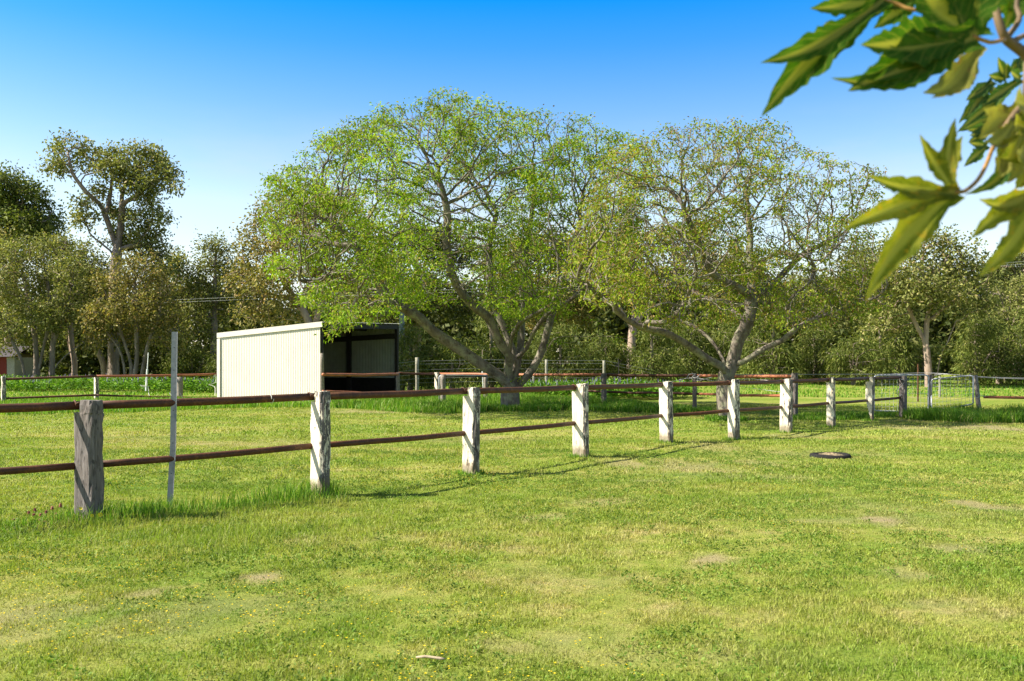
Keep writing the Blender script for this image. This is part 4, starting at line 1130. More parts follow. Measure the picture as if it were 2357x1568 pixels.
gum('marri_tree', 'tallest gum tree with clumped crown standing above the left paddock', (262, 60),
    [(*z5(420, 170)[:2], 48, 38, 0), (*z5(360, 270)[:2], 32, 24, -1), (*z5(520, 210)[:2], 26, 28, 1), (*z5(660, 190)[:2], 20, 20, 0), (*z5(640, 260)[:2], 30, 24, -1), (*z5(780, 250)[:2], 42, 42, 0), (*z5(870, 260)[:2], 42, 40, 1), (*z5(960, 290)[:2], 26, 24, 0), (*z5(1010, 370)[:2], 18, 15, -1), (*z5(800, 360)[:2], 50, 22, -1), (*z5(860, 420)[:2], 22, 20, 1), (*z5(560, 400)[:2], 32, 22, 1), (*z5(470, 470)[:2], 22, 22, -1), (*z5(490, 560)[:2], 34, 20, 0), (*z5(680, 530)[:2], 24, 20, 2), (*z5(800, 560)[:2], 46, 30, 0), (*z5(930, 560)[:2], 24, 16, -1), (*z5(860, 640)[:2], 40, 24, 1), (*z5(900, 760)[:2], 38, 28, 1), (*z5(960, 850)[:2], 30, 22, 1), (*z5(760, 690)[:2], 30, 26, 2)],
    [[(262, 888), (262, 800), (264, 690), (268, 600), (272, 562)], [(270, 575), z5(640, 620), z5(610, 540), z5(575, 470), z5(500, 400, -1), z5(420, 290, -1), z5(400, 200, -1)], [(271, 570), z5(700, 600), z5(708, 520), z5(705, 430), z5(740, 340, 1), z5(800, 260, 1)], [z5(705, 470), z5(800, 420), z5(900, 330), z5(990, 340)], [(270, 590), z5(600, 710), z5(520, 640), z5(500, 560)], [(270, 575), z5(780, 710), z5(860, 720, 1), z5(930, 800, 1)], [z5(610, 540), z5(640, 420, 1), z5(650, 280, 1)]],
    1300, (gb, LG['olive']), 101, (.26, .13), 20, .30, .028, .33)
gum('tuart_tree', 'dense crowned gum cut by the far left edge of the picture', (20, 68),
    [(10, 440, 62, 50, 0), (60, 470, 50, 48, 0), (105, 500, 36, 40, 1), (-60, 470, 60, 60, 0), (60, 530, 60, 36, -1), (125, 560, 20, 36, 0), (-20, 540, 60, 50, 1)],
    [[(20, 884), (22, 760), (30, 640), (35, 540), (40, 470)], [(30, 620), (90, 560), (110, 500)], [(30, 600), (-30, 540), (-60, 470)]], 800, (gb, LG['green']), 102, (.3, .15), 26, .42, .03, .36)
gum('paperbark_tree', 'low spreading many trunked tree in the left corner behind the lupins', (85, 55),
    [(50, 590, 60, 40, 0), (130, 580, 55, 42, 0), (20, 640, 55, 40, -1), (90, 660, 66, 46, 1), (170, 640, 50, 44, -1), (40, 730, 60, 40, -1), (130, 720, 56, 36, -1), (200, 700, 42, 36, 0), (10, 790, 40, 28, -1), (90, 780, 50, 24, 2)],
    [[(85, 890), (84, 840), (80, 780), (70, 700), (50, 620)], [(88, 860), (100, 800), (120, 720), (140, 620)], [(118, 892), (120, 840), (122, 770), (115, 700), (105, 620)], [(122, 850), (150, 820), (190, 790), (220, 760, -1)], [(60, 892, -1), (50, 830, -1), (30, 790, -1), (15, 740, -1)], [(120, 780), (150, 740), (160, 690), (170, 630)], [(172, 892), (168, 840), (160, 770), (150, 710)]],
    1300, (gb, LG['olive']), 103, (.2, .1), 20, .28, .02, .26)
gum('paperbark_tree', 'round headed bushy tree just left of the steel picket', (300, 54),
    [(310, 620, 56, 34, 0), (270, 660, 50, 40, 0), (350, 660, 52, 44, 0), (300, 710, 66, 40, -1), (375, 720, 40, 44, 1), (240, 720, 44, 38, -1), (300, 770, 60, 30, 1), (385, 780, 40, 34, 0), (225, 780, 32, 26, 0)],
    [[(312, 892), (314, 840), (314, 780), (312, 700), (310, 640)], [(300, 892), (302, 840), (290, 800), (270, 740), (255, 690)], [(322, 890), (332, 830), (345, 780), (365, 730), (370, 690)], [(288, 892), (285, 840), (272, 800), (240, 760)], [(345, 780), (385, 770), (410, 740)]],
    1200, (gb, LG['brown']), 104, (.2, .1), 20, .28, .02, .2)
gum('paperbark_tree', 'straggly tree at the extreme left edge in front of the red shed', (-35, 57),
    [(-30, 640, 60, 50, 0), (10, 700, 44, 36, 0), (-60, 720, 60, 50, 1), (0, 770, 40, 28, -1), (-20, 560, 40, 40, 0)],
    [[(-35, 890), (-33, 800), (-30, 700), (-28, 600)], [(-33, 800), (0, 760), (20, 720)]], 650, (gb, LG['brown']), 105, (.2, .1), 20, .3, .02, .22)
gum('gum_tree', 'thick grey trunked gum in the shade behind the white rod', (258, 66),
    [(180, 620, 60, 60, 0), (240, 650, 60, 50, 1), (160, 700, 70, 50, 0), (380, 680, 50, 50, 2), (410, 620, 30, 40, 1), (300, 740, 80, 40, 3)],
    [[(258, 886), (259, 830), (258, 760), (250, 680), (230, 630)], [(240, 886), (238, 840), (215, 790), (180, 720)], [(258, 760), (330, 720, 1), (390, 660, 1)]], 900, (gb, LG['olive']), 106, (.24, .12), 22, .35, .026, .42)
gum('gum_tree', 'pale trunked slender gum between the left fence posts', (168, 60),
    [(165, 690, 40, 40, 0), (140, 640, 40, 36, 0), (190, 650, 36, 40, 1)], [[(170, 888), (172, 840), (164, 790), (160, 720), (150, 650)], [(171, 850), (160, 810), (150, 760)]], 350, (pb, LG['olive']), 107, (.2, .1), 20, .3, .02, .17)
gum('gum_tree', 'loose pale green tree standing left of the shelter roof against the sky', (490, 68),
    [(495, 580, 36, 30, 0), (480, 620, 34, 30, 0), (530, 620, 40, 34, 1), (470, 680, 44, 40, 0), (530, 690, 50, 40, 1), (425, 690, 36, 34, 0), (440, 740, 40, 40, -1)],
    [[(490, 884), (492, 790), (494, 690), (496, 590)], [(492, 740), (450, 690), (430, 660)], [(493, 700), (540, 640)]], 800, (gb, LG['olive']), 108, (.24, .12), 20, .35, .026, .25)
gum('gum_tree', 'broad brown leaved gum leaning behind the left half of the shelter', (735, 46),
    [(640, 500, 56, 44, 0), (690, 475, 60, 44, 1), (740, 470, 50, 44, 1), (790, 500, 56, 50, 0), (600, 560, 54, 44, 0), (680, 560, 76, 50, -1), (760, 560, 60, 44, 1), (575, 640, 50, 40, 0), (650, 650, 70, 40, -1), (740, 640, 60, 40, 0), (810, 620, 60, 50, 1), (580, 710, 50, 36, 0), (650, 720, 60, 30, 0), (850, 560, 50, 44, 2), (600, 510, 24, 24, 0)],
    [[(735, 904), (728, 800), (705, 730), (680, 690), (650, 640), (630, 580)], [(720, 770), (740, 700), (770, 620), (780, 570)], [(690, 700), (660, 685), (610, 680), (570, 650)], [(725, 790), (790, 730), (850, 640)]],
    1800, (pb, LG['brown']), 109, (.2, .1), 20, .28, .02, .26)
gum('gum_tree', 'dark gum crown showing through the forked tree', (960, 62),
    [(950, 560, 66, 44, 0), (1030, 580, 66, 50, 1), (900, 620, 50, 44, 0), (950, 680, 80, 50, -1), (1050, 690, 50, 44, 0), (880, 700, 60, 44, 0)], [[(960, 884), (960, 780), (962, 680), (960, 600)], [(961, 740), (1020, 660)], [(961, 740), (900, 650)]], 900, (gb, LG['dark']), 110, (.26, .13), 20, .38, .026, .28)
gum('gum_tree', 'gum of middling height filling the gap right of the forked tree', (1250, 58),
    [(1230, 580, 64, 40, 0), (1300, 590, 64, 44, 0), (1150, 620, 50, 40, 0), (1180, 660, 50, 40, 1), (1250, 680, 70, 44, -1), (1330, 680, 56, 40, 0), (1290, 730, 80, 34, 0)], [[(1250, 884), (1252, 780), (1250, 690), (1240, 620)], [(1252, 740), (1310, 650)], [(1251, 740), (1190, 670)]], 900, (gb, LG['brown']), 111, (.24, .12), 20, .35, .024, .25)
gum('gum_tree', 'rust tinged gum crown between the two spreading trees', (1450, 56),
    [(1440, 560, 64, 44, 0), (1510, 560, 60, 44, 1), (1370, 580, 56, 44, 1), (1390, 630, 50, 40, 0), (1460, 650, 70, 44, 0), (1550, 650, 60, 40, 0), (1600, 590, 60, 44, 1), (1610, 530, 36, 30, 1)], [[(1450, 884), (1455, 780), (1460, 690), (1450, 610)], [(1457, 750), (1540, 650), (1590, 580)], [(1456, 760), (1400, 660)]], 1000, (pb, LG['brown']), 112, (.22, .11), 20, .33, .024, .25)
gum('gum_tree', 'gum hidden behind the single trunk tree crown', (1720, 60),
    [(1700, 620, 60, 40, 0), (1760, 660, 50, 40, 0), (1650, 660, 56, 40, 1), (1720, 700, 80, 40, 0)], [[(1720, 880), (1722, 780), (1720, 690), (1710, 640)], [(1721, 750), (1660, 680)]], 700, (gb, LG['olive']), 113, (.24, .12), 20, .35, .024, .25)
gum('gum_tree', 'low gum right of the single trunk tree below the open sky', (1880, 58),
    [(1880, 670, 60, 36, 0), (1940, 660, 50, 40, 1), (1830, 700, 50, 36, 0), (1900, 720, 70, 36, -1), (1980, 620, 50, 50, 0), (2010, 690, 46, 40, 0)], [[(1880, 880), (1882, 780), (1890, 700)], [(1883, 770), (1940, 700), (1980, 640)]], 900, (gb, LG['lime']), 114, (.22, .11), 20, .33, .024, .22)
gum('gum_tree', 'large gum with pink forked trunk behind the mesh gates', (2138, 46),
    [(2080, 580, 56, 40, 0), (2140, 560, 56, 34, 0), (2030, 620, 50, 44, 0), (2110, 640, 66, 44, -1), (2190, 590, 50, 44, 0), (2230, 640, 50, 44, 0), (2170, 680, 66, 40, -1), (2060, 690, 50, 36, 0), (2250, 690, 36, 36, 0), (2030, 740, 56, 28, 1)],
    [[(2140, 880), (2136, 830), (2132, 790), (2134, 740), (2140, 680), (2120, 620)], [(2134, 800), (2115, 760), (2095, 720), (2070, 660)], [(2134, 750), (2165, 715), (2200, 690), (2230, 640)], [(2155, 878), (2165, 820), (2180, 790), (2200, 740)]],
    1500, (pb, LG['olive']), 115, (.2, .1), 20, .3, .022, .15)
gum('gum_tree', 'dark tree against the right picture edge below the hanging leaves', (2345, 64),
    [(2330, 620, 50, 44, 0), (2380, 580, 50, 50, 0), (2300, 640, 40, 30, 1), (2340, 690, 60, 50, 0), (2400, 680, 50, 60, 0)], [[(2345, 880), (2346, 760), (2348, 640)]], 700, (gb, LG['dark']), 116, (.26, .13), 22, .38, .026, .3)
gum('wattle_tree', 'pale lime rounded bush tree low at the right edge', (2310, 55),
    [(2310, 690, 44, 36, 0), (2350, 680, 44, 40, 0), (2280, 740, 40, 36, 0), (2340, 740, 56, 40, -1), (2390, 700, 40, 50, 0)], [[(2310, 884), (2314, 800), (2320, 720)], [(2313, 800), (2350, 700)]], 700, (gb, LG['lime']), 117, (.2, .08), 24, .3, .022, .2)
gum('gum_tree', 'grey gum crown seen between forked tree and shelter roof', (860, 60),
    [(860, 640, 56, 44, 0), (900, 680, 50, 44, 0), (820, 700, 56, 40, 0), (880, 740, 60, 40, 0)], [[(860, 884), (862, 780), (862, 680)]], 600, (gb, LG['olive']), 118, (.24, .12), 20, .35, .024, .24)

# weeping peppermint shrubs that make the dark hedge: three shapes built once, then copied
def peppermint(seed, wpx, hpx, mat):
    r = np.random.default_rng(seed); blobs = []
    for k in range(11):
        a = r.uniform(-.75, .75); hgt = r.uniform(.2, .85) * (1 - .35 * abs(a))
        blobs.append((1178 + a * wpx, 893 - hpx * hgt, wpx * r.uniform(.28, .42), hpx * r.uniform(.16, .24), r.uniform(-1.2, 1.2)))
    blobs.append((1178, 893 - hpx * .82, wpx * .45, hpx * .17, 0))
    return gum('peppermint_shrub', 'x', (1178, 54), blobs, [[(1178, 893), (1180, 893 - hpx * .4), (1176, 893 - hpx * .8)], [(1179, 893 - hpx * .15), (1178 + wpx * .5, 893 - hpx * .5)], [(1179, 893 - hpx * .1), (1178 - wpx * .5, 893 - hpx * .55)]], 900, (gb, mat), seed, (.34, .055), 26, .30, .02, .14, hang=1.3, step=.42)
protos = [peppermint(201, 62, 170, LG['green']), peppermint(202, 74, 150, LG['green']), peppermint(203, 58, 190, LG['green'])]
HEDGE = [(945, 47, .85, 0, 'drooping shrub just right of the shelter'), (1040, 46, .8, 1, 'drooping shrub behind the low pipe gate'), (1130, 50, .95, 2, 'drooping shrub behind the forked trunk'), (1290, 48, .8, 0, 'drooping shrub behind the second wire fence post'),
         (1395, 50, .9, 1, 'drooping shrub behind the tall picket'), (1500, 49, .85, 2, 'drooping shrub below the long horizontal branch'), (1590, 52, .9, 0, 'drooping shrub left of the single trunk'), (1690, 54, .95, 1, 'drooping shrub behind the single trunk'),
         (1780, 50, .9, 2, 'drooping shrub behind the sixth cream post'), (1875, 52, .95, 0, 'drooping shrub behind the seventh cream post'), (1965, 49, .85, 1, 'drooping shrub left of the upright mesh gate'), (2025, 51, 1.0, 2, 'drooping shrub left of the pink forked trunk'),
         (2245, 49, .9, 0, 'drooping shrub above the sagging mesh gate'), (2300, 51, .95, 1, 'drooping shrub above the single rusty rail'), (2385, 48, .95, 2, 'drooping shrub cut by the right edge'), (1220, 53, .85, 1, 'drooping shrub right of the forked trunk'), (2125, 60, .7, 0, 'drooping shrub behind the pink forked trunk'),
         (440, 66, .9, 1, 'shady shrub just right of the steel picket'), (520, 62, .85, 2, 'shady shrub behind the shelter left corner')]
used = set()
for k, (px, Y, sc, ki, lab) in enumerate(HEDGE):
    p0 = protos[ki]
    if ki not in used: o = p0; used.add(ki)
    else:
        o = p0.copy(); COL.objects.link(o)
        for c in list(p0.children):
            c2 = c.copy(); COL.objects.link(c2); c2.parent = o
    o.location = G(px, Y, -.15); o.rotation_euler = (0, 0, R.uniform(0, 6.28)); o.scale = (sc * R.uniform(.95, 1.15), sc * R.uniform(.95, 1.15), sc * R.uniform(.80, 1.05))
    tag(o, lab, 'shrub', 'weeping shrubs of the hedge')

# far wood: one distant mass behind everything
def far_wood():
    r = np.random.default_rng(91); C = []
    for k in range(330):
        x = r.uniform(-62, 62); y = r.uniform(74, 92); hh = r.uniform(5, 9) * (1.1 if abs(x) < 50 else .8)
        n = 420; v = r.normal(size=(n, 3)); v /= np.linalg.norm(v, axis=1, keepdims=True); v *= r.uniform(.4, 1, (n, 1)) ** .5
        C.append(np.array([x, y, float(terrain(x, y)) + hh * .5]) + v * np.array([r.uniform(2, 3.4), 2.2, hh * .55]))
    C = np.concatenate(C); n = len(C)
    V, Q = leaf_quads(C, r.normal(size=(n, 3)), r.uniform(.4, .8, n), r.uniform(.2, .4, n), 92)
    tag(link('far_wood', fast_mesh('far_wood', V, Q), LG['dark']), 'dark far off wood closing the view behind the trees', 'wood', kind='stuff')
far_wood()

# red walled shed and pale door at the far left
def red_shed():
    Y = 63; b = G(-10, Y); root = empty('red_shed', b); tag(root, 'small red walled shed glimpsed behind trees at the far left edge', 'shed')
    q = lambda x, y: P(x, y, Y) - b
    z0 = -.1; x0, x1 = q(-90, 0).x, q(33, 0).x; h = q(0, 822).z
    mb = MB(); mb.box((x0, 0, z0), (q(15, 0).x, 3.5, h)); mb.build('wall', m_simple('red_sheet', (0.17, 0.022, 0.016), .7), root)
    mb = MB(); mb.box((q(15, 0).x + .01, .02, z0), (x1, 3.4, h - .02)); mb.build('pale_wall', m_simple('pale_sheet', (0.3, 0.29, 0.28), .6), root)
    mb = MB(); mb.add([(x0 - .2, -.4, h + .02), (x1 + .2, -.4, h + .02), (x1 + .2, 1.75, h + .8), (x0 - .2, 1.75, h + .8), (x0 - .2, 3.9, h + .02), (x1 + .2, 3.9, h + .02)], [(0, 1, 2, 3), (3, 2, 5, 4)])
    mb.build('roof', m_simple('grey_roof', (0.06, 0.05, 0.05), .8), root)
red_shed()

# pole and power lines
def pole():
    Y = 48; b = G(925, Y); root = empty('utility_pole', b); tag(root, 'grey green power pole rising right of the shelter', 'pole')
    h = P(925, 610, Y).z - b.z; mb = MB(); mb.tube([Vector((0, 0, -.3)), Vector((0, 0, h))], [.17, .12], 12); mb.build('shaft', m_simple('pole_wood', (0.2, 0.23, 0.19), .8), root, smooth=True)
    mb = MB(); mb.box((-.05, -.8, h - .5), (.05, .8, h - .38)); mb.build('crossarm', M['oldwood'], root)
pole()
for k, dz in enumerate((0, 6)):
    pts = [P(-150, 706 + dz, 64), P(300, 694 + dz, 60), P(700, 678 + dz, 55), P(1150, 664 + dz, 51), P(1500, 656 + dz * .8, 50.5), P(1850, 641 + dz * .8, 50), P(2150, 617 + dz, 49.5), P(2500, 592 + dz, 49)]
    b = pts[0]; mb = MB(); mb.tube(resample([p - b for p in pts], 2.0), .0075, 4)
    tag(mb.build('power_line', M['shed_in'], None, b), 'upper thin power line crossing the trees' if k == 0 else 'lower thin power line crossing the trees', 'power line')

# ================================================================== NEAR LEAVES (top right)
def m_bigleaf(name, a, b, spot, trans=.5):
    s = NT(name); v = s.coord('Object'); n1 = s.noise(v, 26, 4, .65); n2 = s.noise(v, 75, 4, .65)
    at = s.n('Attribute'); at.attribute_name = 'rib'; lg = s.n('Attribute'); lg.attribute_name = 'along'
    c = s.ramp(n1, [(.35, a), (.62, b)])
    c = s.mix(s.ramp(n2, [(.56, 0.0), (.66, .85)]), c, spot)
    # side veins run obliquely from the mid-rib
    fr = s.math('FRACT', s.math('ADD', s.math('MULTIPLY', lg.outputs['Fac'], 9.0), s.math('MULTIPLY', at.outputs['Fac'], 2.2)))
    vein = s.ramp(fr, [(0.0, .55), (.10, 0.0), (.9, 0.0), (1.0, .55)])
    c = s.mix(vein, c, (0.30, 0.31, 0.06))
    c = s.mix(s.ramp(at.outputs['Fac'], [(.62, 0.0), (.86, .9)]), c, (0.42, 0.38, 0.08))
    return s.leafy(c, trans, (1.35, 1.4, .45), .6, .12)
BL_dark = m_bigleaf('hanging_leaf_green', (0.03, 0.085, 0.006), (0.065, 0.145, 0.011), (0.13, 0.16, 0.025))
BL_yel = m_bigleaf('hanging_leaf_yellowing', (0.09, 0.12, 0.009), (0.27, 0.26, 0.03), (0.42, 0.26, 0.02))
BL_pale = m_bigleaf('hanging_leaf_withered', (0.17, 0.17, 0.035), (0.33, 0.30, 0.07), (0.28, 0.15, 0.05), .3)
BL_small = m_bigleaf('young_leaf_green', (0.025, 0.07, 0.014), (0.06, 0.13, 0.03), (0.12, 0.17, 0.05), .3)
stem_m = m_simple('leaf_stalk', (0.30, 0.16, 0.04), .5, 0, 30, .3)
bark_m = m_simple('young_branch_bark', (0.15, 0.10, 0.05), .7, 0, 30, .35)

YB = 1.28
plant = empty('overhanging_branch', P(2390, 60, YB)); pO = Vector(plant.location)
tag(plant, 'out of focus branch with big star shaped leaves hanging in at the top right', 'branch')

def lobe(mb, ribs, c0, tip, w, seed, bend=0.0, teeth=4, curl=0.0, bulge=.42):
    """one pointed lobe: a mid-rib from c0 to tip with a blade either side, folded along the rib"""
    rr = random.Random(seed); c0 = Vector(c0); tip = Vector(tip); ax = tip - c0; L = ax.length; ax.normalize()
    view = Vector((0, -1, 0)); sd = ax.cross(view).normalized(); nm = sd.cross(ax).normalized()
    n = 26; rows = []
    for i in range(n + 1):
        t = i / n
        prof = (t / bulge) ** .8 if t < bulge else (1 - (t - bulge) / (1 - bulge)) ** .92
        prof = max(.0, prof); base = .62 * (1 - t) ** 2.2
        hw = w * max(prof, base)
        mid = c0 + ax * (L * t) + sd * bend * math.sin(math.pi * t) * L + nm * (-.10 * L * math.sin(math.pi * t * .8) + curl * L * t * t)
        row = []
        for k in (-1, -.55, 0, .55, 1):
            j = 1 + (rr.uniform(-.10, .12) if abs(k) == 1 else 0)
            if abs(k) == 1 and teeth and 0.2 < t < .97: j += .26 * (.55 - ((t * teeth * 1.25 + .2 * k) % 1))
            row.append(mid + sd * hw * k * j + nm * (hw * .4 * abs(k) + .05 * hw * math.sin(9 * t + k * 2)) + ax * (abs(k) == 1) * .05 * w * rr.uniform(-1, 1))
        rows.append(row)
    base = len(mb.v); vs = [p for r_ in rows for p in r_]
    fs = [(i * 5 + k, i * 5 + k + 1, (i + 1) * 5 + k + 1, (i + 1) * 5 + k) for i in range(n) for k in range(4)]
    mb.add(vs, fs)
    for i in range(n + 1): ribs += [(0, i / n), (.45, i / n), (1, i / n), (.45, i / n), (0, i / n)]

def palm_leaf(center, lobes, mat, seed, thick=.0006, stalk=None, label=None):
    """leaf of several lobes; center/tips as (px, py, depth)"""
    mb = MB(); ribs = []
    c = P(*center) - pO
    for k, lb in enumerate(lobes):
        (tx, ty, td), wpx = lb[0], lb[1]; kw = lb[2] if len(lb) > 2 else {}
        tip = P(tx, ty, td) - pO
        lobe(mb, ribs, c + Vector((0, .0006 * k, 0)), tip, wpx * center[2] / F, seed * 17 + k, **kw)
    o = mb.build('leaf', mat, plant, smooth=True)
    at = o.data.attributes.new('rib', 'FLOAT', 'POINT'); at.data.foreach_set('value', np.array([q[0] for q in ribs], np.float32))
    at = o.data.attributes.new('along', 'FLOAT', 'POINT'); at.data.foreach_set('value', np.array([q[1] for q in ribs], np.float32))
    if label: o['label'] = label
    if stalk:
        m2 = MB(); pts = [P(*p) - pO for p in stalk]; m2.tube(resample(pts, .01), .0028, 7); m2.build('leaf_stalk', stem_m, plant, smooth=True)
    return o
z4 = lambda x, y: ((1850 + x / 3.626) * .9428, y / 3.626 * .9428)
z7 = lambda x, y: ((2050 + .3189 * x) * .9428, (250 + .3189 * y) * .9428)
def T(f, x, y, d): a = f(x, y); return (a[0], a[1], d)
# dark two-pointed leaf at the top left of the branch
palm_leaf(T(z4, 1120, -10, 1.30), [(T(z4, 72, 515, 1.22), 34, dict(bend=-.05, bulge=.5)), (T(z4, 75, 992, 1.24), 42, dict(bend=.04, bulge=.52)), (T(z4, 458, 672, 1.27), 22, {}), (T(z4, 480, 60, 1.28), 34, {}), (T(z4, 900, -420, 1.34), 70, {})], BL_dark, 1,
          stalk=[T(z4, 1120, -5, 1.30), T(z4, 1240, 40, 1.30), T(z4, 1380, 90, 1.29), T(z4, 1620, 60, 1.29), T(z4, 2060, 120, 1.28)])
# the broad dark leaf
palm_leaf(T(z4, 1905, 320, 1.22), [(T(z4, 850, 775, 1.16), 62, dict(bend=.02, bulge=.38)), (T(z4, 700, 652, 1.15), 30, dict(bulge=.5, bend=-.10)), (T(z4, 1060, 690, 1.17), 30, dict(bulge=.55)), (T(z4, 960, 370, 1.16), 56, dict(bulge=.5)), (T(z4, 1380, -260, 1.2), 80, {}), (T(z4, 1900, -420, 1.22), 70, {})], BL_dark, 2,
          stalk=[T(z4, 1905, 320, 1.22), T(z4, 2050, 375, 1.23), T(z4, 2190, 350, 1.25)])
palm_leaf(T(z4, 1420, -40, 1.36), [(T(z4, 1035, 245, 1.36), 30, {}), (T(z4, 1100, 60, 1.36), 24, {})], BL_dark, 3)
# crumpled one hanging under it
palm_leaf(T(z4, 1960, 380, 1.24), [(T(z4, 1405, 862, 1.2), 36, dict(bend=-.12, curl=.15)), (T(z4, 1455, 655, 1.21), 26, dict(bend=.1, curl=-.12)), (T(z4, 1560, 850, 1.22), 24, dict(bend=-.16))], BL_pale, 4)
# the yellowing star leaf
palm_leaf(T(z7, 885, 685, 1.18), [(T(z7, 240, 545, 1.13), 27, dict(bend=-.03)), (T(z7, 60, 962, 1.12), 31, dict(bend=.03)), (T(z7, 232, 1512, 1.14), 44, dict(bend=.05, bulge=.36)), (T(z7, 630, 240, 1.16), 23, {}), (T(z7, 905, 100, 1.2), 23, dict(bulge=.5, bend=-.05)), (T(z7, 962, 235, 1.22), 20, dict(bend=-.08, bulge=.6))], BL_yel, 5,
          stalk=[T(z7, 885, 685, 1.18), T(z7, 960, 680, 1.19), T(z7, 1060, 590, 1.21), T(z7, 1125, 470, 1.23), T(z7, 1170, 350, 1.26)], label='yellowing star shaped leaf with five points')
palm_leaf(T(z7, 1560, 640, 1.2), [(T(z7, 1050, 745, 1.15), 27, dict(bend=-.1, curl=.08)), (T(z7, 1045, 1025, 1.14), 29, dict(bend=.02)), (T(z7, 1110, 1310, 1.13), 36, dict(bend=-.08)), (T(z7, 1500, 1300, 1.2), 40, {})], BL_yel, 6)
# withered, twisted leaves by the stem
rr = random.Random(77)
for k, (cx, cy, tx, ty, wd, mt) in enumerate([(1330, 60, 1060, 60, 26, BL_pale), (1350, 120, 1170, 230, 26, BL_pale), (1320, 160, 1080, 310, 24, BL_pale), (1400, 150, 1300, 330, 28, BL_pale), (1390, 260, 1190, 440, 26, BL_yel), (1420, 300, 1290, 420, 26, BL_pale), (1400, 330, 1250, 520, 28, BL_yel), (1420, 380, 1330, 570, 26, BL_yel), (1360, 400, 1200, 590, 22, BL_pale), (1300, 330, 1100, 615, 22, BL_small), (1420, 60, 1250, 120, 30, BL_yel), (1430, 200, 1330, 230, 26, BL_yel), (1420, 500, 1360, 650, 26, BL_yel), (1440, 20, 1330, -40, 30, BL_pale)]):
    d = rr.uniform(1.2, 1.34)
    palm_leaf(T(z7, cx, cy, d), [(T(z7, tx, ty, d - rr.uniform(0, .06)), wd, dict(bend=rr.uniform(-.2, .2), curl=rr.uniform(-.3, .3), bulge=rr.uniform(.35, .6))), (T(z7, tx + rr.uniform(30, 110), ty + rr.uniform(-40, 80), d), wd * .7, dict(bend=rr.uniform(-.2, .2), curl=rr.uniform(-.3, .3)))], mt, 20 + k)
# smaller dark leaves a little farther off
for k, (cx, cy, pts) in enumerate([(2200, 700, [(2140, 505), (2220, 560), (2060, 660)]), (2080, 720, [(1800, 1080), (1870, 1030), (1860, 880)]), (2330, 700, [(1790, 1160), (1980, 940), (2250, 620)]), (2340, 520, [(2250, 630), (2330, 640)]), (2090, 770, [(2120, 840), (2080, 860)]), (2170, 1000, [(2110, 1090), (2170, 1080)])]):
    d = 1.55 + .06 * k
    palm_leaf(T(z4, cx, cy, d), [(T(z4, a, b, d - .03), 15 if k not in (1, 2) else 17, dict(teeth=6)) for a, b in pts], BL_small, 50 + k)
for k, (cx, cy, pts) in enumerate([(1170, 200, [(985, 205), (1000, 300), (1010, 250)]), (1130, 330, [(965, 485), (1000, 300)]), (1120, 30, [(930, 130), (990, 100)]), (1230, 80, [(920, 215), (1180, 160), (1230, 130)])]):
    d = 1.6 + .05 * k
    palm_leaf(T(z7, cx, cy, d), [(T(z7, a, b, d - .03), 15, dict(teeth=6)) for a, b in pts], BL_small, 60 + k)
palm_leaf(T(z4, 2330, -60, 1.35), [(T(z4, 2200, 250, 1.33), 30, {}), (T(z4, 2300, 190, 1.33), 24, {}), (T(z4, 2120, 120, 1.34), 22, {})], BL_dark, 70)
# stems
def stem(pts, r0, r1, name='stem', mat=None):
    q = resample([P(*p) - pO for p in pts], .02); m2 = MB(); n = len(q); m2.tube(q, [r0 + (r1 - r0) * i / (n - 1) for i in range(n)], 9); m2.build(name, mat or bark_m, plant, smooth=True)
stem([T(z4, 2620, 760, 1.30), T(z4, 2420, 520, 1.28), T(z4, 2250, 390, 1.27), T(z4, 2180, 320, 1.26), T(z4, 2120, 150, 1.26), T(z4, 2075, -60, 1.27)], .0085, .0048)
stem([T(z4, 2200, 340, 1.27), T(z4, 2290, 225, 1.28), T(z4, 2320, 140, 1.29), T(z4, 2290, 60, 1.3), T(z4, 2310, -60, 1.3)], .0042, .003)
stem([T(z4, 2250, 370, 1.27), T(z4, 2350, 320, 1.3), T(z4, 2480, 280, 1.3)], .0042, .0035)
stem([T(z7, 1640, -180, 1.30), T(z7, 1400, 20, 1.29), T(z7, 1300, 140, 1.28), T(z7, 1210, 280, 1.27), T(z7, 1165, 370, 1.26)], .0055, .003)
stem([T(z4, 2420, 520, 1.28), T(z4, 2400, 900, 1.3), T(z7, 1480, 60, 1.3), T(z7, 1560, 400, 1.27), T(z7, 1560, 640, 1.21)], .009, .005)

# ================================================================== LIGHT, SKY, CAMERA
Ld = Vector((1.05, 0.12, -1.0)).normalized()
sun = bpy.data.lights.new('sun', 'SUN'); sun.energy = 5.0; sun.angle = math.radians(.55); sun.color = (1, .945, .85)
so = bpy.data.objects.new('sun', sun); COL.objects.link(so); so.rotation_euler = Ld.to_track_quat('-Z', 'Y').to_euler(); so.location = (-30, 0, 40)
wd = bpy.data.worlds.new('World'); scene.world = wd; wd.use_nodes = True
nt = wd.node_tree; nt.nodes.clear(); N_ = lambda t: nt.nodes.new('ShaderNode' + t)
out = N_('OutputWorld'); bg = N_('Background'); sky = N_('TexSky'); sky.sky_type = 'NISHITA'; sky.sun_disc = False
sky.sun_elevation = math.radians(43.5); sky.sun_rotation = math.radians(-96); sky.altitude = 20; sky.air_density = 1.0; sky.dust_density = .6; sky.ozone_density = 1.5
tc = N_('TexCoord'); sp = N_('SeparateXYZ'); nt.links.new(tc.outputs['Generated'], sp.inputs[0])
rp = N_('ValToRGB'); cr = rp.color_ramp
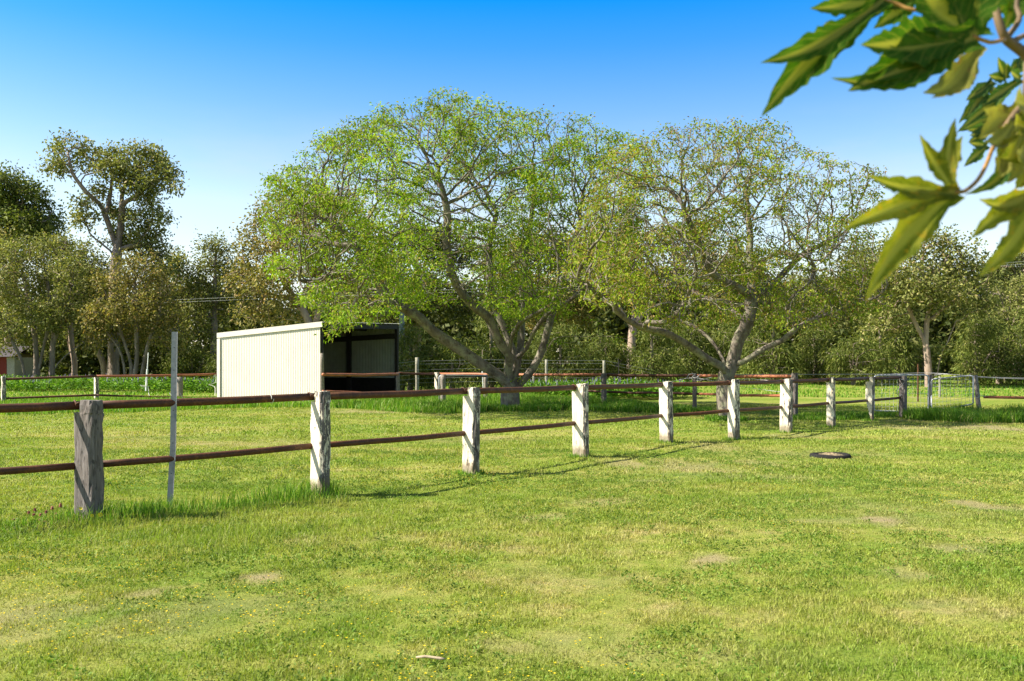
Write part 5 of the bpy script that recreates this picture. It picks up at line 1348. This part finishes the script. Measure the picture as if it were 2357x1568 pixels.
stops = [(0.0, (1.35, 1.25, 1.15)), (0.10, (1.65, 1.42, 1.25)), (0.17, (1.6, 1.5, 1.38)), (0.26, (.85, 1.2, 1.45)), (0.33, (.28, 1.0, 1.55)), (0.38, (.0, .92, 1.75)), (0.5, (.9, .9, .9)), (1.0, (1.25, 1.0, .8))]
while len(cr.elements) < len(stops): cr.elements.new(.5)
for e, (p, c) in zip(cr.elements, stops): e.position = p; e.color = (*c, 1)
nt.links.new(sp.outputs['Z'], rp.inputs['Fac'])
mx = N_('MixRGB'); mx.blend_type = 'MULTIPLY'; mx.inputs['Fac'].default_value = 1
nt.links.new(sky.outputs['Color'], mx.inputs['Color1']); nt.links.new(rp.outputs['Color'], mx.inputs['Color2'])
cl = N_('TexNoise'); cl.inputs['Scale'].default_value = 3.2; cl.inputs['Detail'].default_value = 5; cl.inputs['Roughness'].default_value = .6
mpc = N_('Mapping'); mpc.inputs['Scale'].default_value = (1, 1, 3.5); nt.links.new(tc.outputs['Generated'], mpc.inputs['Vector']); nt.links.new(mpc.outputs['Vector'], cl.inputs['Vector'])
clr = N_('ValToRGB'); clr.color_ramp.elements[0].position = .46; clr.color_ramp.elements[1].position = .72; nt.links.new(cl.outputs['Fac'], clr.inputs['Fac'])
low = N_('ValToRGB'); low.color_ramp.elements[0].position = .12; low.color_ramp.elements[0].color = (.75, .75, .75, 1); low.color_ramp.elements[1].position = .27; low.color_ramp.elements[1].color = (0, 0, 0, 1); nt.links.new(sp.outputs['Z'], low.inputs['Fac'])
cm = N_('MixRGB'); cm.blend_type = 'MULTIPLY'; cm.inputs['Fac'].default_value = 1; nt.links.new(clr.outputs['Color'], cm.inputs['Color1']); nt.links.new(low.outputs['Color'], cm.inputs['Color2'])
cx_ = N_('MixRGB'); nt.links.new(cm.outputs['Color'], cx_.inputs['Fac']); nt.links.new(mx.outputs['Color'], cx_.inputs['Color1']); cx_.inputs['Color2'].default_value = (4.9, 5.1, 5.5, 1)
nt.links.new(cx_.outputs['Color'], bg.inputs['Color']); bg.inputs['Strength'].default_value = .065
nt.links.new(bg.outputs['Background'], out.inputs['Surface'])

cam = bpy.data.cameras.new('camera'); co = bpy.data.objects.new('camera', cam); COL.objects.link(co)
co.location = (0, 0, HC); co.rotation_euler = (math.radians(90), 0, 0)
cam.sensor_width = 36; cam.lens = F / 2357 * 36; cam.shift_y = (HY - 784) / 2357; cam.clip_end = 3000; cam.clip_start = .05
cam.dof.use_dof = True; cam.dof.focus_distance = 15; cam.dof.aperture_fstop = 6.3
scene.camera = co
vs = scene.view_settings; vs.view_transform = 'Standard'; vs.look = 'None'; vs.exposure = 1.35; vs.gamma = 1
scene.cycles.max_bounces = 6; scene.cycles.diffuse_bounces = 3; scene.cycles.transmission_bounces = 3; scene.cycles.use_denoising = True
print('polys', sum(len(o.data.polygons) for o in scene.objects if o.type == 'MESH'))
